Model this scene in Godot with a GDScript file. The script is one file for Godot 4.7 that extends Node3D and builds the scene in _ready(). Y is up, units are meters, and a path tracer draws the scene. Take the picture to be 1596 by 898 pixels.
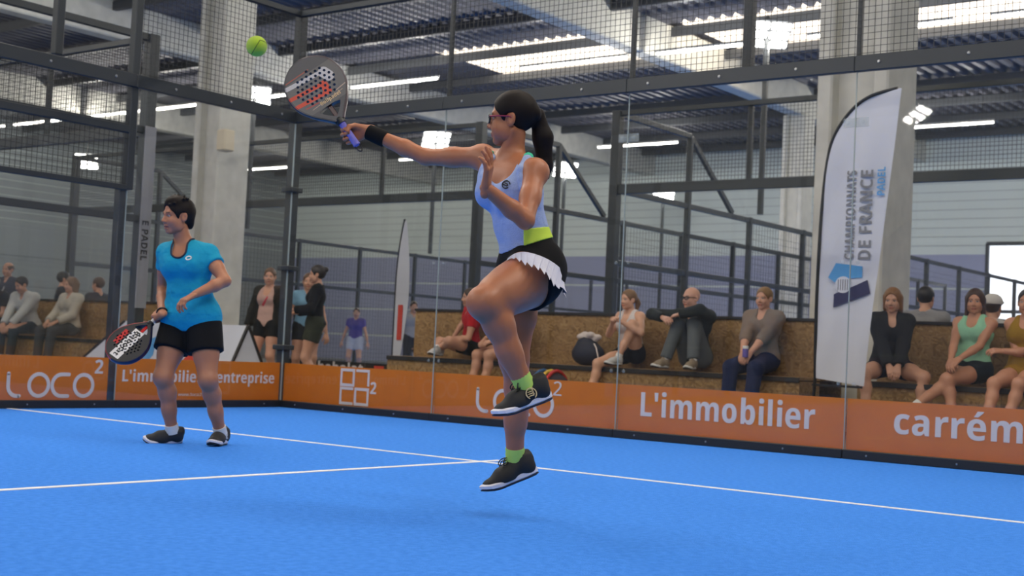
extends Node3D
# A padel hall: the corner of a glass court with two players, spectators on plywood benches behind the glass.
# World: the court's back corner is the origin, the back wall runs along +x, the side wall along +z, y is up, metres.

var used := {}
var jobs: Array = []          # surfaces that are meshed together at the end
var M := {}                   # materials by name


class Mb:
	# collects triangles with their own normals
	var v := PackedVector3Array()
	var n := PackedVector3Array()
	var uv := PackedVector2Array()

	func tri(a: Vector3, b: Vector3, c: Vector3, na: Vector3, nb: Vector3, nc: Vector3, ua := Vector2.ZERO, ub := Vector2.ZERO, uc := Vector2.ZERO) -> void:
		if (b - a).cross(c - a).dot(na + nb + nc) > 0.0:
			v.append_array([a, c, b]); n.append_array([na, nc, nb]); uv.append_array([ua, uc, ub])
		else:
			v.append_array([a, b, c]); n.append_array([na, nb, nc]); uv.append_array([ua, ub, uc])

	func flat(a: Vector3, b: Vector3, c: Vector3, out: Vector3) -> void:
		var m := (b - a).cross(c - a)
		if m.length_squared() < 1e-16:
			return
		m = m.normalized()
		if m.dot(out) < 0.0:
			m = -m
		tri(a, b, c, m, m, m)

	func quad(a: Vector3, b: Vector3, c: Vector3, d: Vector3, out: Vector3) -> void:
		flat(a, b, c, out); flat(a, c, d, out)

	func box(at: Vector3, size: Vector3, bevel := 0.0, turn := Basis.IDENTITY) -> void:
		var h := size / 2.0
		var e := minf(bevel, minf(h.x, minf(h.y, h.z)) * 0.9)
		for ax in 3:
			var b := (ax + 1) % 3
			var c := (ax + 2) % 3
			for s in [-1.0, 1.0]:
				var p: Array = []
				for q in [[-1, -1], [1, -1], [1, 1], [-1, 1]]:
					var w := Vector3.ZERO
					w[ax] = s * h[ax]; w[b] = q[0] * (h[b] - e); w[c] = q[1] * (h[c] - e)
					p.append(at + turn * w)
				var o := Vector3.ZERO
				o[ax] = s
				quad(p[0], p[1], p[2], p[3], turn * o)
		if e <= 0.0:
			return
		for ax in 3:
			var b := (ax + 1) % 3
			var c := (ax + 2) % 3
			for sb in [-1.0, 1.0]:
				for sc in [-1.0, 1.0]:
					var p: Array = []
					for q in [[-1, 0], [1, 0], [1, 1], [-1, 1]]:
						var w := Vector3.ZERO
						w[ax] = q[0] * (h[ax] - e)
						w[b] = sb * (h[b] - (e if q[1] == 1 else 0.0)); w[c] = sc * (h[c] - (e if q[1] == 0 else 0.0))
						p.append(at + turn * w)
					var o := Vector3.ZERO
					o[b] = sb; o[c] = sc
					quad(p[0], p[1], p[2], p[3], turn * o)
		for sx in [-1.0, 1.0]:
			for sy in [-1.0, 1.0]:
				for sz in [-1.0, 1.0]:
					var s := Vector3(sx, sy, sz)
					flat(at + turn * (s * (h - Vector3(0, e, e))), at + turn * (s * (h - Vector3(e, 0, e))), at + turn * (s * (h - Vector3(e, e, 0))), turn * s)

	func bar(a: Vector3, b: Vector3, w: float, t: float, bevel := 0.0, side := Vector3.UP) -> void:
		# a straight bar from a to b, w along "side", t across
		var f := (b - a).normalized()
		var s := side
		if absf(f.dot(s)) > 0.95:
			s = Vector3.RIGHT if absf(f.x) < 0.9 else Vector3.BACK
		var x := s.cross(f).normalized()
		var y := f.cross(x)
		box((a + b) / 2.0, Vector3(t, w, a.distance_to(b)), bevel, Basis(x, y, f))

	func tube(pts: Array, r, sides := 10, caps := true) -> void:
		# r: one radius or one for each point
		var rows: Array = []
		var f := Vector3.ZERO
		var x := Vector3.ZERO
		for i in pts.size():
			var t: Vector3 = (pts[mini(i + 1, pts.size() - 1)] - pts[maxi(i - 1, 0)]).normalized()
			if i == 0:
				x = (Vector3.UP if absf(t.y) < 0.9 else Vector3.RIGHT).cross(t).normalized()
			else:
				x = (x - t * x.dot(t)).normalized()
			f = t
			var y := f.cross(x)
			var row: Array = []
			var rr: float = r[i] if r is Array else r
			for k in sides:
				var g := TAU * k / sides
				var d := x * cos(g) + y * sin(g)
				row.append([pts[i] + d * rr, d])
			rows.append(row)
		for i in rows.size() - 1:
			for k in sides:
				var l := (k + 1) % sides
				var A: Array = rows[i][k]; var B: Array = rows[i][l]; var C: Array = rows[i + 1][l]; var D: Array = rows[i + 1][k]
				tri(A[0], B[0], C[0], A[1], B[1], C[1]); tri(A[0], C[0], D[0], A[1], C[1], D[1])
		if caps:
			for e in [0, rows.size() - 1]:
				var o: Vector3 = (pts[0] - pts[1]) if e == 0 else (pts[-1] - pts[-2])
				for k in sides:
					flat(pts[e], rows[e][k][0], rows[e][(k + 1) % sides][0], o)

	func lathe(profile: Array, sides := 20, at := Transform3D.IDENTITY) -> void:
		# profile: Vector2(radius, height), from the bottom up
		for i in profile.size() - 1:
			var p: Vector2 = profile[i]; var q: Vector2 = profile[i + 1]
			var d := Vector2(q.y - p.y, p.x - q.x)
			if d.length() < 1e-9:
				continue
			d = d.normalized()
			for k in sides:
				var a := TAU * k / sides; var b := TAU * (k + 1) / sides
				var ca := Vector3(cos(a), 0, sin(a)); var cb := Vector3(cos(b), 0, sin(b))
				var na := at.basis * (ca * d.x + Vector3.UP * d.y); var nb := at.basis * (cb * d.x + Vector3.UP * d.y)
				var A := at * (ca * p.x + Vector3.UP * p.y); var B := at * (cb * p.x + Vector3.UP * p.y); var C := at * (cb * q.x + Vector3.UP * q.y); var D := at * (ca * q.x + Vector3.UP * q.y)
				tri(A, B, C, na, nb, nb); tri(A, C, D, na, nb, na)

	func prism(poly: PackedVector2Array, depth: float, at := Transform3D.IDENTITY) -> void:
		# an outline in x, y, from z = 0 to z = depth
		var idx := Geometry2D.triangulate_polygon(poly)
		var z := at.basis.z
		for k in range(0, idx.size(), 3):
			for e in [0.0, depth]:
				var p := [0, 1, 2].map(func(i): return at * Vector3(poly[idx[k + i]].x, poly[idx[k + i]].y, e))
				flat(p[0], p[1], p[2], z if e > 0.0 else -z)
		var mid := Vector2.ZERO
		for p in poly:
			mid += p / poly.size()
		var turn := 0.0
		for i in poly.size():
			turn += poly[i].cross(poly[(i + 1) % poly.size()])
		for i in poly.size():
			var a := poly[i]; var b := poly[(i + 1) % poly.size()]
			var o := Vector2(b.y - a.y, a.x - b.x) * (1.0 if turn > 0.0 else -1.0)
			quad(at * Vector3(a.x, a.y, 0), at * Vector3(b.x, b.y, 0), at * Vector3(b.x, b.y, depth), at * Vector3(a.x, a.y, depth), at.basis * Vector3(o.x, o.y, 0))

	func stroke(pts: Array, w: float, depth: float, at := Transform3D.IDENTITY, closed := false, round_ends := true) -> void:
		# a pen stroke of even width in x, y
		var line: Array = pts.duplicate()
		var left: Array = []; var right: Array = []
		var c := line.size()
		for i in c:
			var a: Vector2 = line[(i - 1 + c) % c] if closed or i > 0 else line[i]
			var b: Vector2 = line[(i + 1) % c] if closed or i < c - 1 else line[i]
			var d := (b - a).normalized()
			var s := Vector2(-d.y, d.x)
			if i > 0 and i < c - 1 or closed:
				var d1: Vector2 = (line[i] - a).normalized()
				var s1 := Vector2(-d1.y, d1.x)
				s /= maxf(0.4, s.dot(s1))
			left.append(line[i] + s * w / 2.0); right.append(line[i] - s * w / 2.0)
		for i in (c if closed else c - 1):
			var j := (i + 1) % c
			prism(PackedVector2Array([right[i], right[j], left[j], left[i]]), depth, at)
		if round_ends and not closed:
			for e in [0, c - 1]:
				disc(line[e], w / 2.0, depth, at)

	func disc(c: Vector2, r: float, depth: float, at := Transform3D.IDENTITY, sides := 12) -> void:
		var p := PackedVector2Array()
		for k in sides:
			p.append(c + Vector2(cos(TAU * k / sides), sin(TAU * k / sides)) * r)
		prism(p, depth, at)

	func ball(at: Vector3, r: Vector3, sides := 16, rings := 10, turn := Basis.IDENTITY) -> void:
		for i in rings:
			var t0 := PI * i / rings; var t1 := PI * (i + 1) / rings
			for k in sides:
				var a := TAU * k / sides; var b := TAU * (k + 1) / sides
				var q := [Vector3(sin(t0) * cos(a), cos(t0), sin(t0) * sin(a)), Vector3(sin(t0) * cos(b), cos(t0), sin(t0) * sin(b)), Vector3(sin(t1) * cos(b), cos(t1), sin(t1) * sin(b)), Vector3(sin(t1) * cos(a), cos(t1), sin(t1) * sin(a))]
				var nn := q.map(func(d): return turn * (d / r).normalized())
				var pp := q.map(func(d): return at + turn * (d * r))
				tri(pp[0], pp[1], pp[2], nn[0], nn[1], nn[2]); tri(pp[0], pp[2], pp[3], nn[0], nn[2], nn[3])

	func mesh() -> ArrayMesh:
		var a := []
		a.resize(Mesh.ARRAY_MAX)
		a[Mesh.ARRAY_VERTEX] = v; a[Mesh.ARRAY_NORMAL] = n; a[Mesh.ARRAY_TEX_UV] = uv
		var m := ArrayMesh.new()
		m.add_surface_from_arrays(Mesh.PRIMITIVE_TRIANGLES, a)
		return m


class Sdf:
	# a solid made of tapered capsules, ellipsoids and half-spaces, smoothly joined, and meshed as surface nets
	var T := PackedInt32Array(); var O := PackedInt32Array(); var K := PackedFloat32Array()
	var A := PackedVector3Array(); var B := PackedVector3Array(); var IL := PackedFloat32Array(); var RA := PackedFloat32Array(); var DR := PackedFloat32Array()
	var N := PackedVector3Array(); var S := PackedFloat32Array(); var F := PackedInt32Array()
	var X: Array[Basis] = []; var IR: Array[Basis] = []; var MR := PackedFloat32Array()
	var cell := 0.01
	var grow := 0.0
	var color := Color.WHITE
	var paint = null
	var verts := PackedVector3Array(); var norms := PackedVector3Array(); var cols := PackedColorArray(); var idx := PackedInt32Array()

	func _add(t: int, op: int, k: float) -> int:
		T.append(t); O.append(op); K.append(k)
		A.append(Vector3.ZERO); B.append(Vector3.ZERO); IL.append(0); RA.append(0); DR.append(0); N.append(Vector3.ZERO); S.append(0); F.append(0)
		X.append(Basis.IDENTITY); IR.append(Basis.IDENTITY); MR.append(0)
		return T.size() - 1

	func cap(a: Vector3, b: Vector3, ra: float, rb: float, k := 0.02, flat_dir := Vector3.ZERO, flat := 1.0, ends := 0, op := 0) -> void:
		# ends: 1 cuts it flat at a, 2 at b
		var i := _add(0, op, k)
		A[i] = a; RA[i] = ra + (grow if op == 0 else 0.0); DR[i] = rb - ra; F[i] = ends
		var ba := b - a
		if flat < 1.0:
			N[i] = flat_dir.normalized(); S[i] = 1.0 / flat - 1.0
			ba += N[i] * (ba.dot(N[i]) * S[i])
		B[i] = ba
		IL[i] = 1.0 / maxf(ba.length_squared(), 1e-9)

	func ell(c: Vector3, r: Vector3, turn := Basis.IDENTITY, k := 0.02, op := 0) -> void:
		var i := _add(1, op, k)
		var g := r + Vector3.ONE * (grow if op == 0 else 0.0)
		A[i] = c; MR[i] = minf(g.x, minf(g.y, g.z))
		var inv := turn.transposed()
		X[i] = Basis.from_scale(Vector3.ONE / g) * inv
		IR[i] = Basis.from_scale(Vector3.ONE / (g * g)) * inv

	func cut(at: Vector3, out: Vector3) -> void:
		# keeps what lies behind the plane
		var i := _add(2, 2, 0.0)
		A[i] = at; N[i] = out.normalized()

	func one(i: int, p: Vector3) -> float:
		var pa := p - A[i]
		var t := T[i]
		if t == 0:
			if S[i] > 0.0:
				pa += N[i] * (pa.dot(N[i]) * S[i])
			var ba := B[i]
			var h := pa.dot(ba) * IL[i]
			var f := F[i]
			var g := clampf(h, 0.0, 1.0)
			var d := (pa - ba * g).length() - (RA[i] + DR[i] * g)
			if f:
				var l := 1.0 / sqrt(IL[i])
				if f & 2:
					d = maxf(d, (h - 1.0) * l)
				if f & 1:
					d = maxf(d, -h * l)
			return d
		if t == 1:
			var k0 := (X[i] * pa).length()
			var k1 := (IR[i] * pa).length()
			return k0 * (k0 - 1.0) / maxf(k1, 1e-6)
		return pa.dot(N[i])

	func value(p: Vector3, use: PackedInt32Array) -> float:
		var d := 1e3
		for i in use:
			var q := one(i, p)
			var o := O[i]
			if o == 0:
				var k := K[i]
				var h := k - absf(d - q)
				d = minf(d, q)
				if h > 0.0:
					d -= h * h / (4.0 * k)
			elif o == 1:
				var k := K[i]
				var h := k - absf(d + q)
				d = maxf(d, -q)
				if h > 0.0:
					d += h * h / (4.0 * k)
			else:
				d = maxf(d, q)
		return d

	func onto(p: Vector3, off := 0.0) -> Vector3:
		# the nearest place on the surface
		var every := PackedInt32Array(range(T.size()))
		for k in 8:
			var d := value(p, every)
			var e := 0.003
			var g := Vector3(value(p + Vector3(e, 0, 0), every) - d, value(p + Vector3(0, e, 0), every) - d, value(p + Vector3(0, 0, e), every) - d)
			if g.length() < 1e-9:
				break
			p -= g.normalized() * (d - off) * 0.8
		return p

	func run() -> void:
		var lo := Vector3.ONE * 1e9
		var hi := -lo
		for i in T.size():
			if O[i] != 0:
				continue
			var r: float
			if T[i] == 0:
				r = RA[i] + maxf(0.0, DR[i])
				var b := B[i]
				if S[i] > 0.0:
					b -= N[i] * (b.dot(N[i]) * S[i] / (1.0 + S[i]))
				for p in [A[i], A[i] + b]:
					lo = lo.min(p - Vector3.ONE * r); hi = hi.max(p + Vector3.ONE * r)
			else:
				var inv := X[i].inverse()
				var e := Vector3(inv.x.length(), inv.y.length(), inv.z.length())
				r = maxf(e.x, maxf(e.y, e.z))
				lo = lo.min(A[i] - Vector3.ONE * r); hi = hi.max(A[i] + Vector3.ONE * r)
		lo -= Vector3.ONE * cell * 2.5
		const Q := 4
		var cnt := ((hi - lo) / (cell * Q)).ceil()
		var bx := int(cnt.x) + 1; var by := int(cnt.y) + 1; var bz := int(cnt.z) + 1
		var nx := bx * Q + 1; var ny := by * Q + 1; var nz := bz * Q + 1
		var field := PackedFloat32Array(); field.resize(nx * ny * nz); field.fill(9.0)
		var known := PackedByteArray(); known.resize(nx * ny * nz)
		var active: Array[Vector3i] = []
		var half := cell * Q * 0.87
		var every := PackedInt32Array(range(T.size()))
		var lT := T; var lO := O; var lK := K; var lA := A; var lB := B; var lIL := IL; var lRA := RA; var lDR := DR; var lN := N; var lS := S; var lF := F; var lX := X; var lIR := IR
		for z in bz:
			for y in by:
				for x in bx:
					var c := lo + Vector3(x + 0.5, y + 0.5, z + 0.5) * cell * Q
					var use := PackedInt32Array()
					var near := false
					for i in every:
						if O[i] == 2:
							use.append(i)
							continue
						var q := one(i, c)
						if q < half * (1.0 + S[i]) * 1.1 + K[i]:
							use.append(i)
							if O[i] == 0:
								near = true
					if not near or absf(value(c, use)) > half * 1.55:
						continue
					active.append(Vector3i(x, y, z))
					# the prims that matter here, side by side
					var c0 := PackedInt32Array()
					for i in use:
						c0.append(i)
					for k in Q + 1:
						for j in Q + 1:
							var at := ((z * Q + k) * ny + y * Q + j) * nx + x * Q
							for w in Q + 1:
								if known[at + w] != 0:
									continue
								known[at + w] = 1
								var p := lo + Vector3(x * Q + w, y * Q + j, z * Q + k) * cell
								var d := 1e3
								for i in c0:
									var pa := p - lA[i]
									var q: float
									var t := lT[i]
									if t == 0:
										var sf := lS[i]
										if sf > 0.0:
											var nn := lN[i]
											pa += nn * (pa.dot(nn) * sf)
										var ba := lB[i]
										var h := pa.dot(ba) * lIL[i]
										var g := clampf(h, 0.0, 1.0)
										q = (pa - ba * g).length() - (lRA[i] + lDR[i] * g)
										var f := lF[i]
										if f:
											var l := 1.0 / sqrt(lIL[i])
											if f & 2:
												q = maxf(q, (h - 1.0) * l)
											if f & 1:
												q = maxf(q, -h * l)
									elif t == 1:
										var k0 := (lX[i] * pa).length()
										q = k0 * (k0 - 1.0) / maxf((lIR[i] * pa).length(), 1e-6)
									else:
										q = pa.dot(lN[i])
									var o := lO[i]
									if o == 0:
										var kk := lK[i]
										var hh := kk - absf(d - q)
										d = minf(d, q)
										if hh > 0.0:
											d -= hh * hh / (4.0 * kk)
									elif o == 1:
										var kk := lK[i]
										var hh := kk - absf(d + q)
										d = maxf(d, -q)
										if hh > 0.0:
											d += hh * hh / (4.0 * kk)
									else:
										d = maxf(d, q)
								field[at + w] = d
		var vid := PackedInt32Array(); vid.resize(nx * ny * nz); vid.fill(-1)
		var sx := 1; var sy := nx; var sz := nx * ny
		var off := [0, sx, sy, sx + sy, sz, sx + sz, sy + sz, sx + sy + sz]
		var corner: Array[Vector3] = [Vector3(0, 0, 0), Vector3(1, 0, 0), Vector3(0, 1, 0), Vector3(1, 1, 0), Vector3(0, 0, 1), Vector3(1, 0, 1), Vector3(0, 1, 1), Vector3(1, 1, 1)]
		var edges := [[0, 1], [2, 3], [4, 5], [6, 7], [0, 2], [1, 3], [4, 6], [5, 7], [0, 4], [1, 5], [2, 6], [3, 7]]
		var cells := PackedInt32Array()
		for b in active:
			for k in Q:
				for j in Q:
					for i in Q:
						var g := Vector3i(b.x * Q + i, b.y * Q + j, b.z * Q + k)
						var at := g.z * sz + g.y * sy + g.x
						var m := 0
						for e in 8:
							if field[at + off[e]] < 0.0:
								m |= 1 << e
						if m == 0 or m == 255:
							continue
						var s := Vector3.ZERO
						var c := 0
						for e in edges:
							var u: int = e[0]; var w: int = e[1]
							if ((m >> u) & 1) != ((m >> w) & 1):
								var fa := field[at + off[u]]; var fb := field[at + off[w]]
								s += corner[u].lerp(corner[w], fa / (fa - fb))
								c += 1
						vid[at] = verts.size()
						cells.append(at)
						verts.append(lo + (Vector3(g) + s / c) * cell)
		norms.resize(verts.size())
		for at in cells:
			var f0 := field[at] < 0.0
			for ax in 3:
				var d: int = [sx, sy, sz][ax]
				if (field[at + d] < 0.0) == f0:
					continue
				var p: int = [sy, sz, sx][ax]; var q: int = [sz, sx, sy][ax]
				if at - p - q < 0:
					continue
				var w := [vid[at], vid[at - p], vid[at - p - q], vid[at - q]]
				if w.min() < 0:
					continue
				if f0:
					w.reverse()
				var nn := (verts[w[1]] - verts[w[0]]).cross(verts[w[2]] - verts[w[0]]) + (verts[w[2]] - verts[w[0]]).cross(verts[w[3]] - verts[w[0]])
				for o in w:
					norms[o] -= nn
				idx.append_array([w[0], w[1], w[2], w[0], w[2], w[3]])
		cols.resize(verts.size())
		for i in verts.size():
			norms[i] = norms[i].normalized()
			cols[i] = paint.call(verts[i]) if paint != null else color


func numbered(called: String) -> String:
	if not used.has(called):
		used[called] = 0
		return called
	used[called] += 1
	return "%s_%03d" % [called, used[called]]


func tag(o: Node, label := "", category := "", group := "", kind := "") -> Node:
	for e in [["label", label], ["category", category], ["group", group], ["kind", kind]]:
		if e[1] != "":
			o.set_meta(e[0], e[1])
	return o


func thing(called: String, label: String, category: String, at := Vector3.ZERO, turn := 0.0, group := "") -> Node3D:
	var o := Node3D.new()
	o.name = numbered(called)
	add_child(o, true)
	o.position = at; o.rotation.y = turn
	tag(o, label, category, group)
	return o


func setting(called: String) -> Node3D:
	var o := Node3D.new()
	o.name = numbered(called)
	add_child(o, true)
	tag(o, "", "", "", "structure")
	return o


func put(called: String, m, material: Material, parent: Node = self) -> MeshInstance3D:
	var o := MeshInstance3D.new()
	o.name = called if parent != self else numbered(called)
	o.mesh = m.mesh() if m is Mb else m
	o.material_override = material
	parent.add_child(o, true)
	return o


func struct(called: String, m, material: Material) -> MeshInstance3D:
	return tag(put(called, m, material), "", "", "", "structure")


func later(called: String, parts: Array, material: Material, parent: Node3D, origin: Vector3) -> MeshInstance3D:
	var o := MeshInstance3D.new()
	o.name = called
	o.material_override = material
	parent.add_child(o, true)
	jobs.append([o, parts, origin])
	return o


func run_jobs() -> void:
	var all: Array = []
	for j in jobs:
		all.append_array(j[1])
	all.sort_custom(func(a, b): return a.T.size() / a.cell > b.T.size() / b.cell)
	var id := WorkerThreadPool.add_group_task(func(i): all[i].run(), all.size(), -1, true)
	WorkerThreadPool.wait_for_group_task_completion(id)
	for j in jobs:
		var v := PackedVector3Array(); var n := PackedVector3Array(); var c := PackedColorArray(); var x := PackedInt32Array()
		for s in j[1]:
			var base := v.size()
			for p in s.verts:
				v.append(p - j[2])
			n.append_array(s.norms); c.append_array(s.cols)
			for i in s.idx:
				x.append(i + base)
		if v.is_empty():
			print("EMPTY ", j[0].name, " of ", j[0].get_parent().name)
			continue
		var a := []
		a.resize(Mesh.ARRAY_MAX)
		a[Mesh.ARRAY_VERTEX] = v; a[Mesh.ARRAY_NORMAL] = n; a[Mesh.ARRAY_COLOR] = c; a[Mesh.ARRAY_INDEX] = x
		var m := ArrayMesh.new()
		m.add_surface_from_arrays(Mesh.PRIMITIVE_TRIANGLES, a)
		j[0].mesh = m


func lettering(called: String, words: String, height: float, depth: float, at: Transform3D, material: Material, parent: Node, bold := true, stretch := 1.0) -> MeshInstance3D:
	# height: of a capital letter; the line starts at the origin of "at", on its baseline
	var t := TextMesh.new()
	var f := SystemFont.new()
	f.font_names = ["Droid Sans"]
	f.font_weight = 700 if bold else 400
	t.font = f
	t.text = words
	t.font_size = 64
	t.pixel_size = height / (64.0 * 0.714)
	t.depth = depth
	t.curve_step = 1.0
	t.horizontal_alignment = HORIZONTAL_ALIGNMENT_LEFT
	t.vertical_alignment = VERTICAL_ALIGNMENT_BOTTOM
	var o := put(called, t, material, parent)
	var box := t.get_aabb()
	var o2 := Vector3(-box.position.x, 0, 0)
	o2.y = -box.position.y
	o.transform = at * Transform3D(Basis.from_scale(Vector3(stretch, 1, 1)), Vector3(o2.x * stretch, o2.y, 0))
	return o


func mat(called: String, c: Color, rough := 0.6, metal := 0.0, spec := 0.5) -> StandardMaterial3D:
	var m := StandardMaterial3D.new()
	m.resource_name = called
	m.albedo_color = c
	m.roughness = rough
	m.metallic = metal
	m.metallic_specular = spec
	M[called] = m
	return m


func rgb(r: int, g: int, b: int) -> Color:
	return Color8(r, g, b)


func lin(r: int, g: int, b: int) -> Color:
	return Color8(r, g, b).srgb_to_linear()


func grain(seed_: int, freq: float, a: Color, b: Color, size := 256, octaves := 4) -> NoiseTexture2D:
	var f := FastNoiseLite.new()
	f.seed = seed_; f.noise_type = FastNoiseLite.TYPE_SIMPLEX_SMOOTH; f.frequency = freq; f.fractal_octaves = octaves
	var t := NoiseTexture2D.new()
	t.width = size; t.height = size; t.seamless = true; t.noise = f
	var g := Gradient.new()
	g.set_color(0, a); g.set_color(1, b)
	t.color_ramp = g
	return t


func skin_over(m: StandardMaterial3D, t: Texture2D, scale: Vector3, world := false) -> void:
	m.albedo_texture = t
	m.uv1_triplanar = true
	m.uv1_world_triplanar = world
	m.uv1_scale = scale


func relief(m: StandardMaterial3D, t: Texture2D, cm: float) -> void:
	m.heightmap_enabled = true
	m.heightmap_texture = t
	m.heightmap_scale = cm


func strand_board() -> ImageTexture:
	# pressed wood flakes, lying in all directions
	var rng := RandomNumberGenerator.new()
	rng.seed = 5
	var size := 512
	var im := Image.create(size, size, false, Image.FORMAT_RGB8)
	im.fill(Color8(152, 120, 74))
	var tones := [Color8(162, 128, 80), Color8(156, 122, 75), Color8(149, 115, 69), Color8(168, 135, 86), Color8(142, 109, 64), Color8(159, 125, 78), Color8(134, 101, 58)]
	for k in 2200:
		var c := Vector2(rng.randf() * size, rng.randf() * size)
		var a := rng.randfn(0.4, 0.8)
		var l := rng.randf_range(16, 52); var w := rng.randf_range(4, 13)
		var d := Vector2(cos(a), sin(a)); var s := Vector2(-d.y, d.x)
		var tone: Color = tones[rng.randi() % tones.size()]
		tone = tone.lightened(rng.randf() * 0.08) if rng.randf() < 0.5 else tone.darkened(rng.randf() * 0.12)
		for j in int(w) + 1:
			var streak := tone.darkened(0.10 * rng.randf())
			for i in int(l) + 1:
				var p := c + d * (i - l / 2.0) + s * (j - w / 2.0)
				im.set_pixel(posmod(int(p.x), size), posmod(int(p.y), size), streak)
	return ImageTexture.create_from_image(im)


func materials() -> void:
	var turf := mat("turf", Color.WHITE, 0.92, 0.0, 0.2)
	skin_over(turf, grain(3, 0.05, rgb(58, 130, 230), rgb(78, 150, 250), 512, 5), Vector3.ONE * 0.9, true)
	relief(turf, grain(4, 0.25, Color.BLACK, Color.WHITE, 512, 3), 0.4)
	mat("line_white", rgb(232, 234, 238), 0.85)
	var hallfloor := mat("hall_floor", Color.WHITE, 0.55)
	skin_over(hallfloor, grain(8, 0.03, rgb(104, 106, 108), rgb(126, 128, 128)), Vector3.ONE * 0.4, true)
	mat("frame", rgb(44, 49, 53), 0.42, 0.0, 0.5)
	mat("bolt", rgb(170, 172, 174), 0.35, 0.9)
	mat("kick", rgb(26, 29, 34), 0.5)
	mat("wire", rgb(40, 42, 45), 0.5)
	var g := mat("glass", Color(0.58, 0.62, 0.60, 0.02), 0.02)
	g.transparency = BaseMaterial3D.TRANSPARENCY_ALPHA
	mat("glass_edge", rgb(150, 162, 160), 0.3)
	var clear := mat("clamp_clear", Color(0.7, 0.74, 0.74, 0.3), 0.3)
	clear.transparency = BaseMaterial3D.TRANSPARENCY_ALPHA
	var orange := mat("orange", Color.WHITE, 0.5)
	skin_over(orange, grain(11, 0.02, rgb(198, 108, 0), rgb(207, 114, 0)), Vector3.ONE * 0.8, true)
	mat("print_white", rgb(212, 206, 204), 0.55)
	mat("black_print", rgb(24, 24, 26), 0.55)
	var osb := mat("osb", Color.WHITE, 0.75)
	osb.albedo_texture = strand_board()
	osb.uv1_triplanar = true; osb.uv1_world_triplanar = true; osb.uv1_scale = Vector3.ONE * 0.9
	mat("bench_edge", rgb(30, 28, 27), 0.6)
	var conc := mat("concrete", Color.WHITE, 0.8)
	skin_over(conc, grain(15, 0.02, rgb(192, 192, 184), rgb(212, 211, 202)), Vector3.ONE * 0.5, true)
	mat("cream", rgb(214, 203, 178), 0.7)
	var deck := mat("deck", Color.WHITE, 0.6)
	skin_over(deck, grain(17, 0.02, rgb(94, 94, 102), rgb(108, 108, 116)), Vector3.ONE * 0.3, true)
	mat("steel", rgb(70, 73, 78), 0.55)
	mat("wall_grey", rgb(218, 228, 225), 0.7)
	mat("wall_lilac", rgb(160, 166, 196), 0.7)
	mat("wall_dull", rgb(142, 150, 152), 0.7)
	mat("wall_joint", rgb(190, 198, 198), 0.7)
	mat("white_plastic", rgb(226, 226, 222), 0.4)
	mat("grey_plastic", rgb(120, 122, 124), 0.4)
	mat("black_plastic", rgb(22, 22, 24), 0.4)
	mat("flag_white", rgb(206, 210, 220), 0.75)
	mat("flag_red", rgb(206, 62, 44), 0.75)
	mat("logo_blue", rgb(82, 156, 214), 0.7)
	mat("logo_navy", rgb(42, 44, 84), 0.7)
	mat("logo_grey", rgb(128, 130, 136), 0.7)
	mat("red_plastic", rgb(196, 40, 48), 0.4)
	for e in [["led_glow", rgb(255, 252, 244), 14.0], ["tube_glow", rgb(255, 250, 240), 8.0], ["sky_glow", rgb(255, 236, 206), 1.7], ["door_glow", rgb(240, 246, 255), 1.6]]:
		var m := mat(e[0], Color.WHITE, 0.4)
		m.emission_enabled = true
		m.emission = e[1]
		m.emission_energy_multiplier = e[2]


func area(called: String, at: Vector3, towards: Vector3, size: Vector2, energy: float, c: Color, parent: Node3D = self) -> void:
	var l := AreaLight3D.new()
	l.name = called
	l.area_size = size
	l.area_normalize_energy = false
	l.light_energy = energy
	l.light_color = c
	l.shadow_enabled = true
	l.area_range = 60.0
	l.area_attenuation = 2.0
	parent.add_child(l, true)
	var up := Vector3.UP if absf(towards.normalized().y) < 0.95 else Vector3.BACK
	l.transform = Transform3D(Basis.looking_at(towards, up), at)


func tube_lamp(x: float, z: float, y: float, label: String) -> void:
	var t := thing("ceiling_tube_light", label, "light", Vector3(x, y, z), 0.0, "fluorescent tubes under the roof")
	var b := Mb.new()
	b.box(Vector3(0, 0.05, 0), Vector3(2.8, 0.05, 0.09), 0.01)
	put("housing", b, M.white_plastic, t)
	b = Mb.new()
	b.box(Vector3(0, 0.0, 0), Vector3(2.76, 0.05, 0.075), 0.02)
	put("tube", b, M.tube_glow, t)
	for s in [-1.0, 1.0]:
		b = Mb.new()
		b.tube([Vector3(s * 1.1, 0.06, 0), Vector3(s * 1.1, 7.78 - y, 0)], 0.006, 5)
		put("hanger", b, M.steel, t)
	# a tube shines all round
	for s in [-1.0, 1.0]:
		var l := OmniLight3D.new()
		l.name = "tube_lamp"
		l.light_energy = 1.85
		l.light_color = rgb(255, 250, 240)
		l.light_size = 0.05
		l.omni_range = 80.0
		l.omni_attenuation = 2.0
		l.shadow_enabled = true
		t.add_child(l, true)
		l.position = Vector3(s * 0.7, -0.1, 0)


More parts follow.
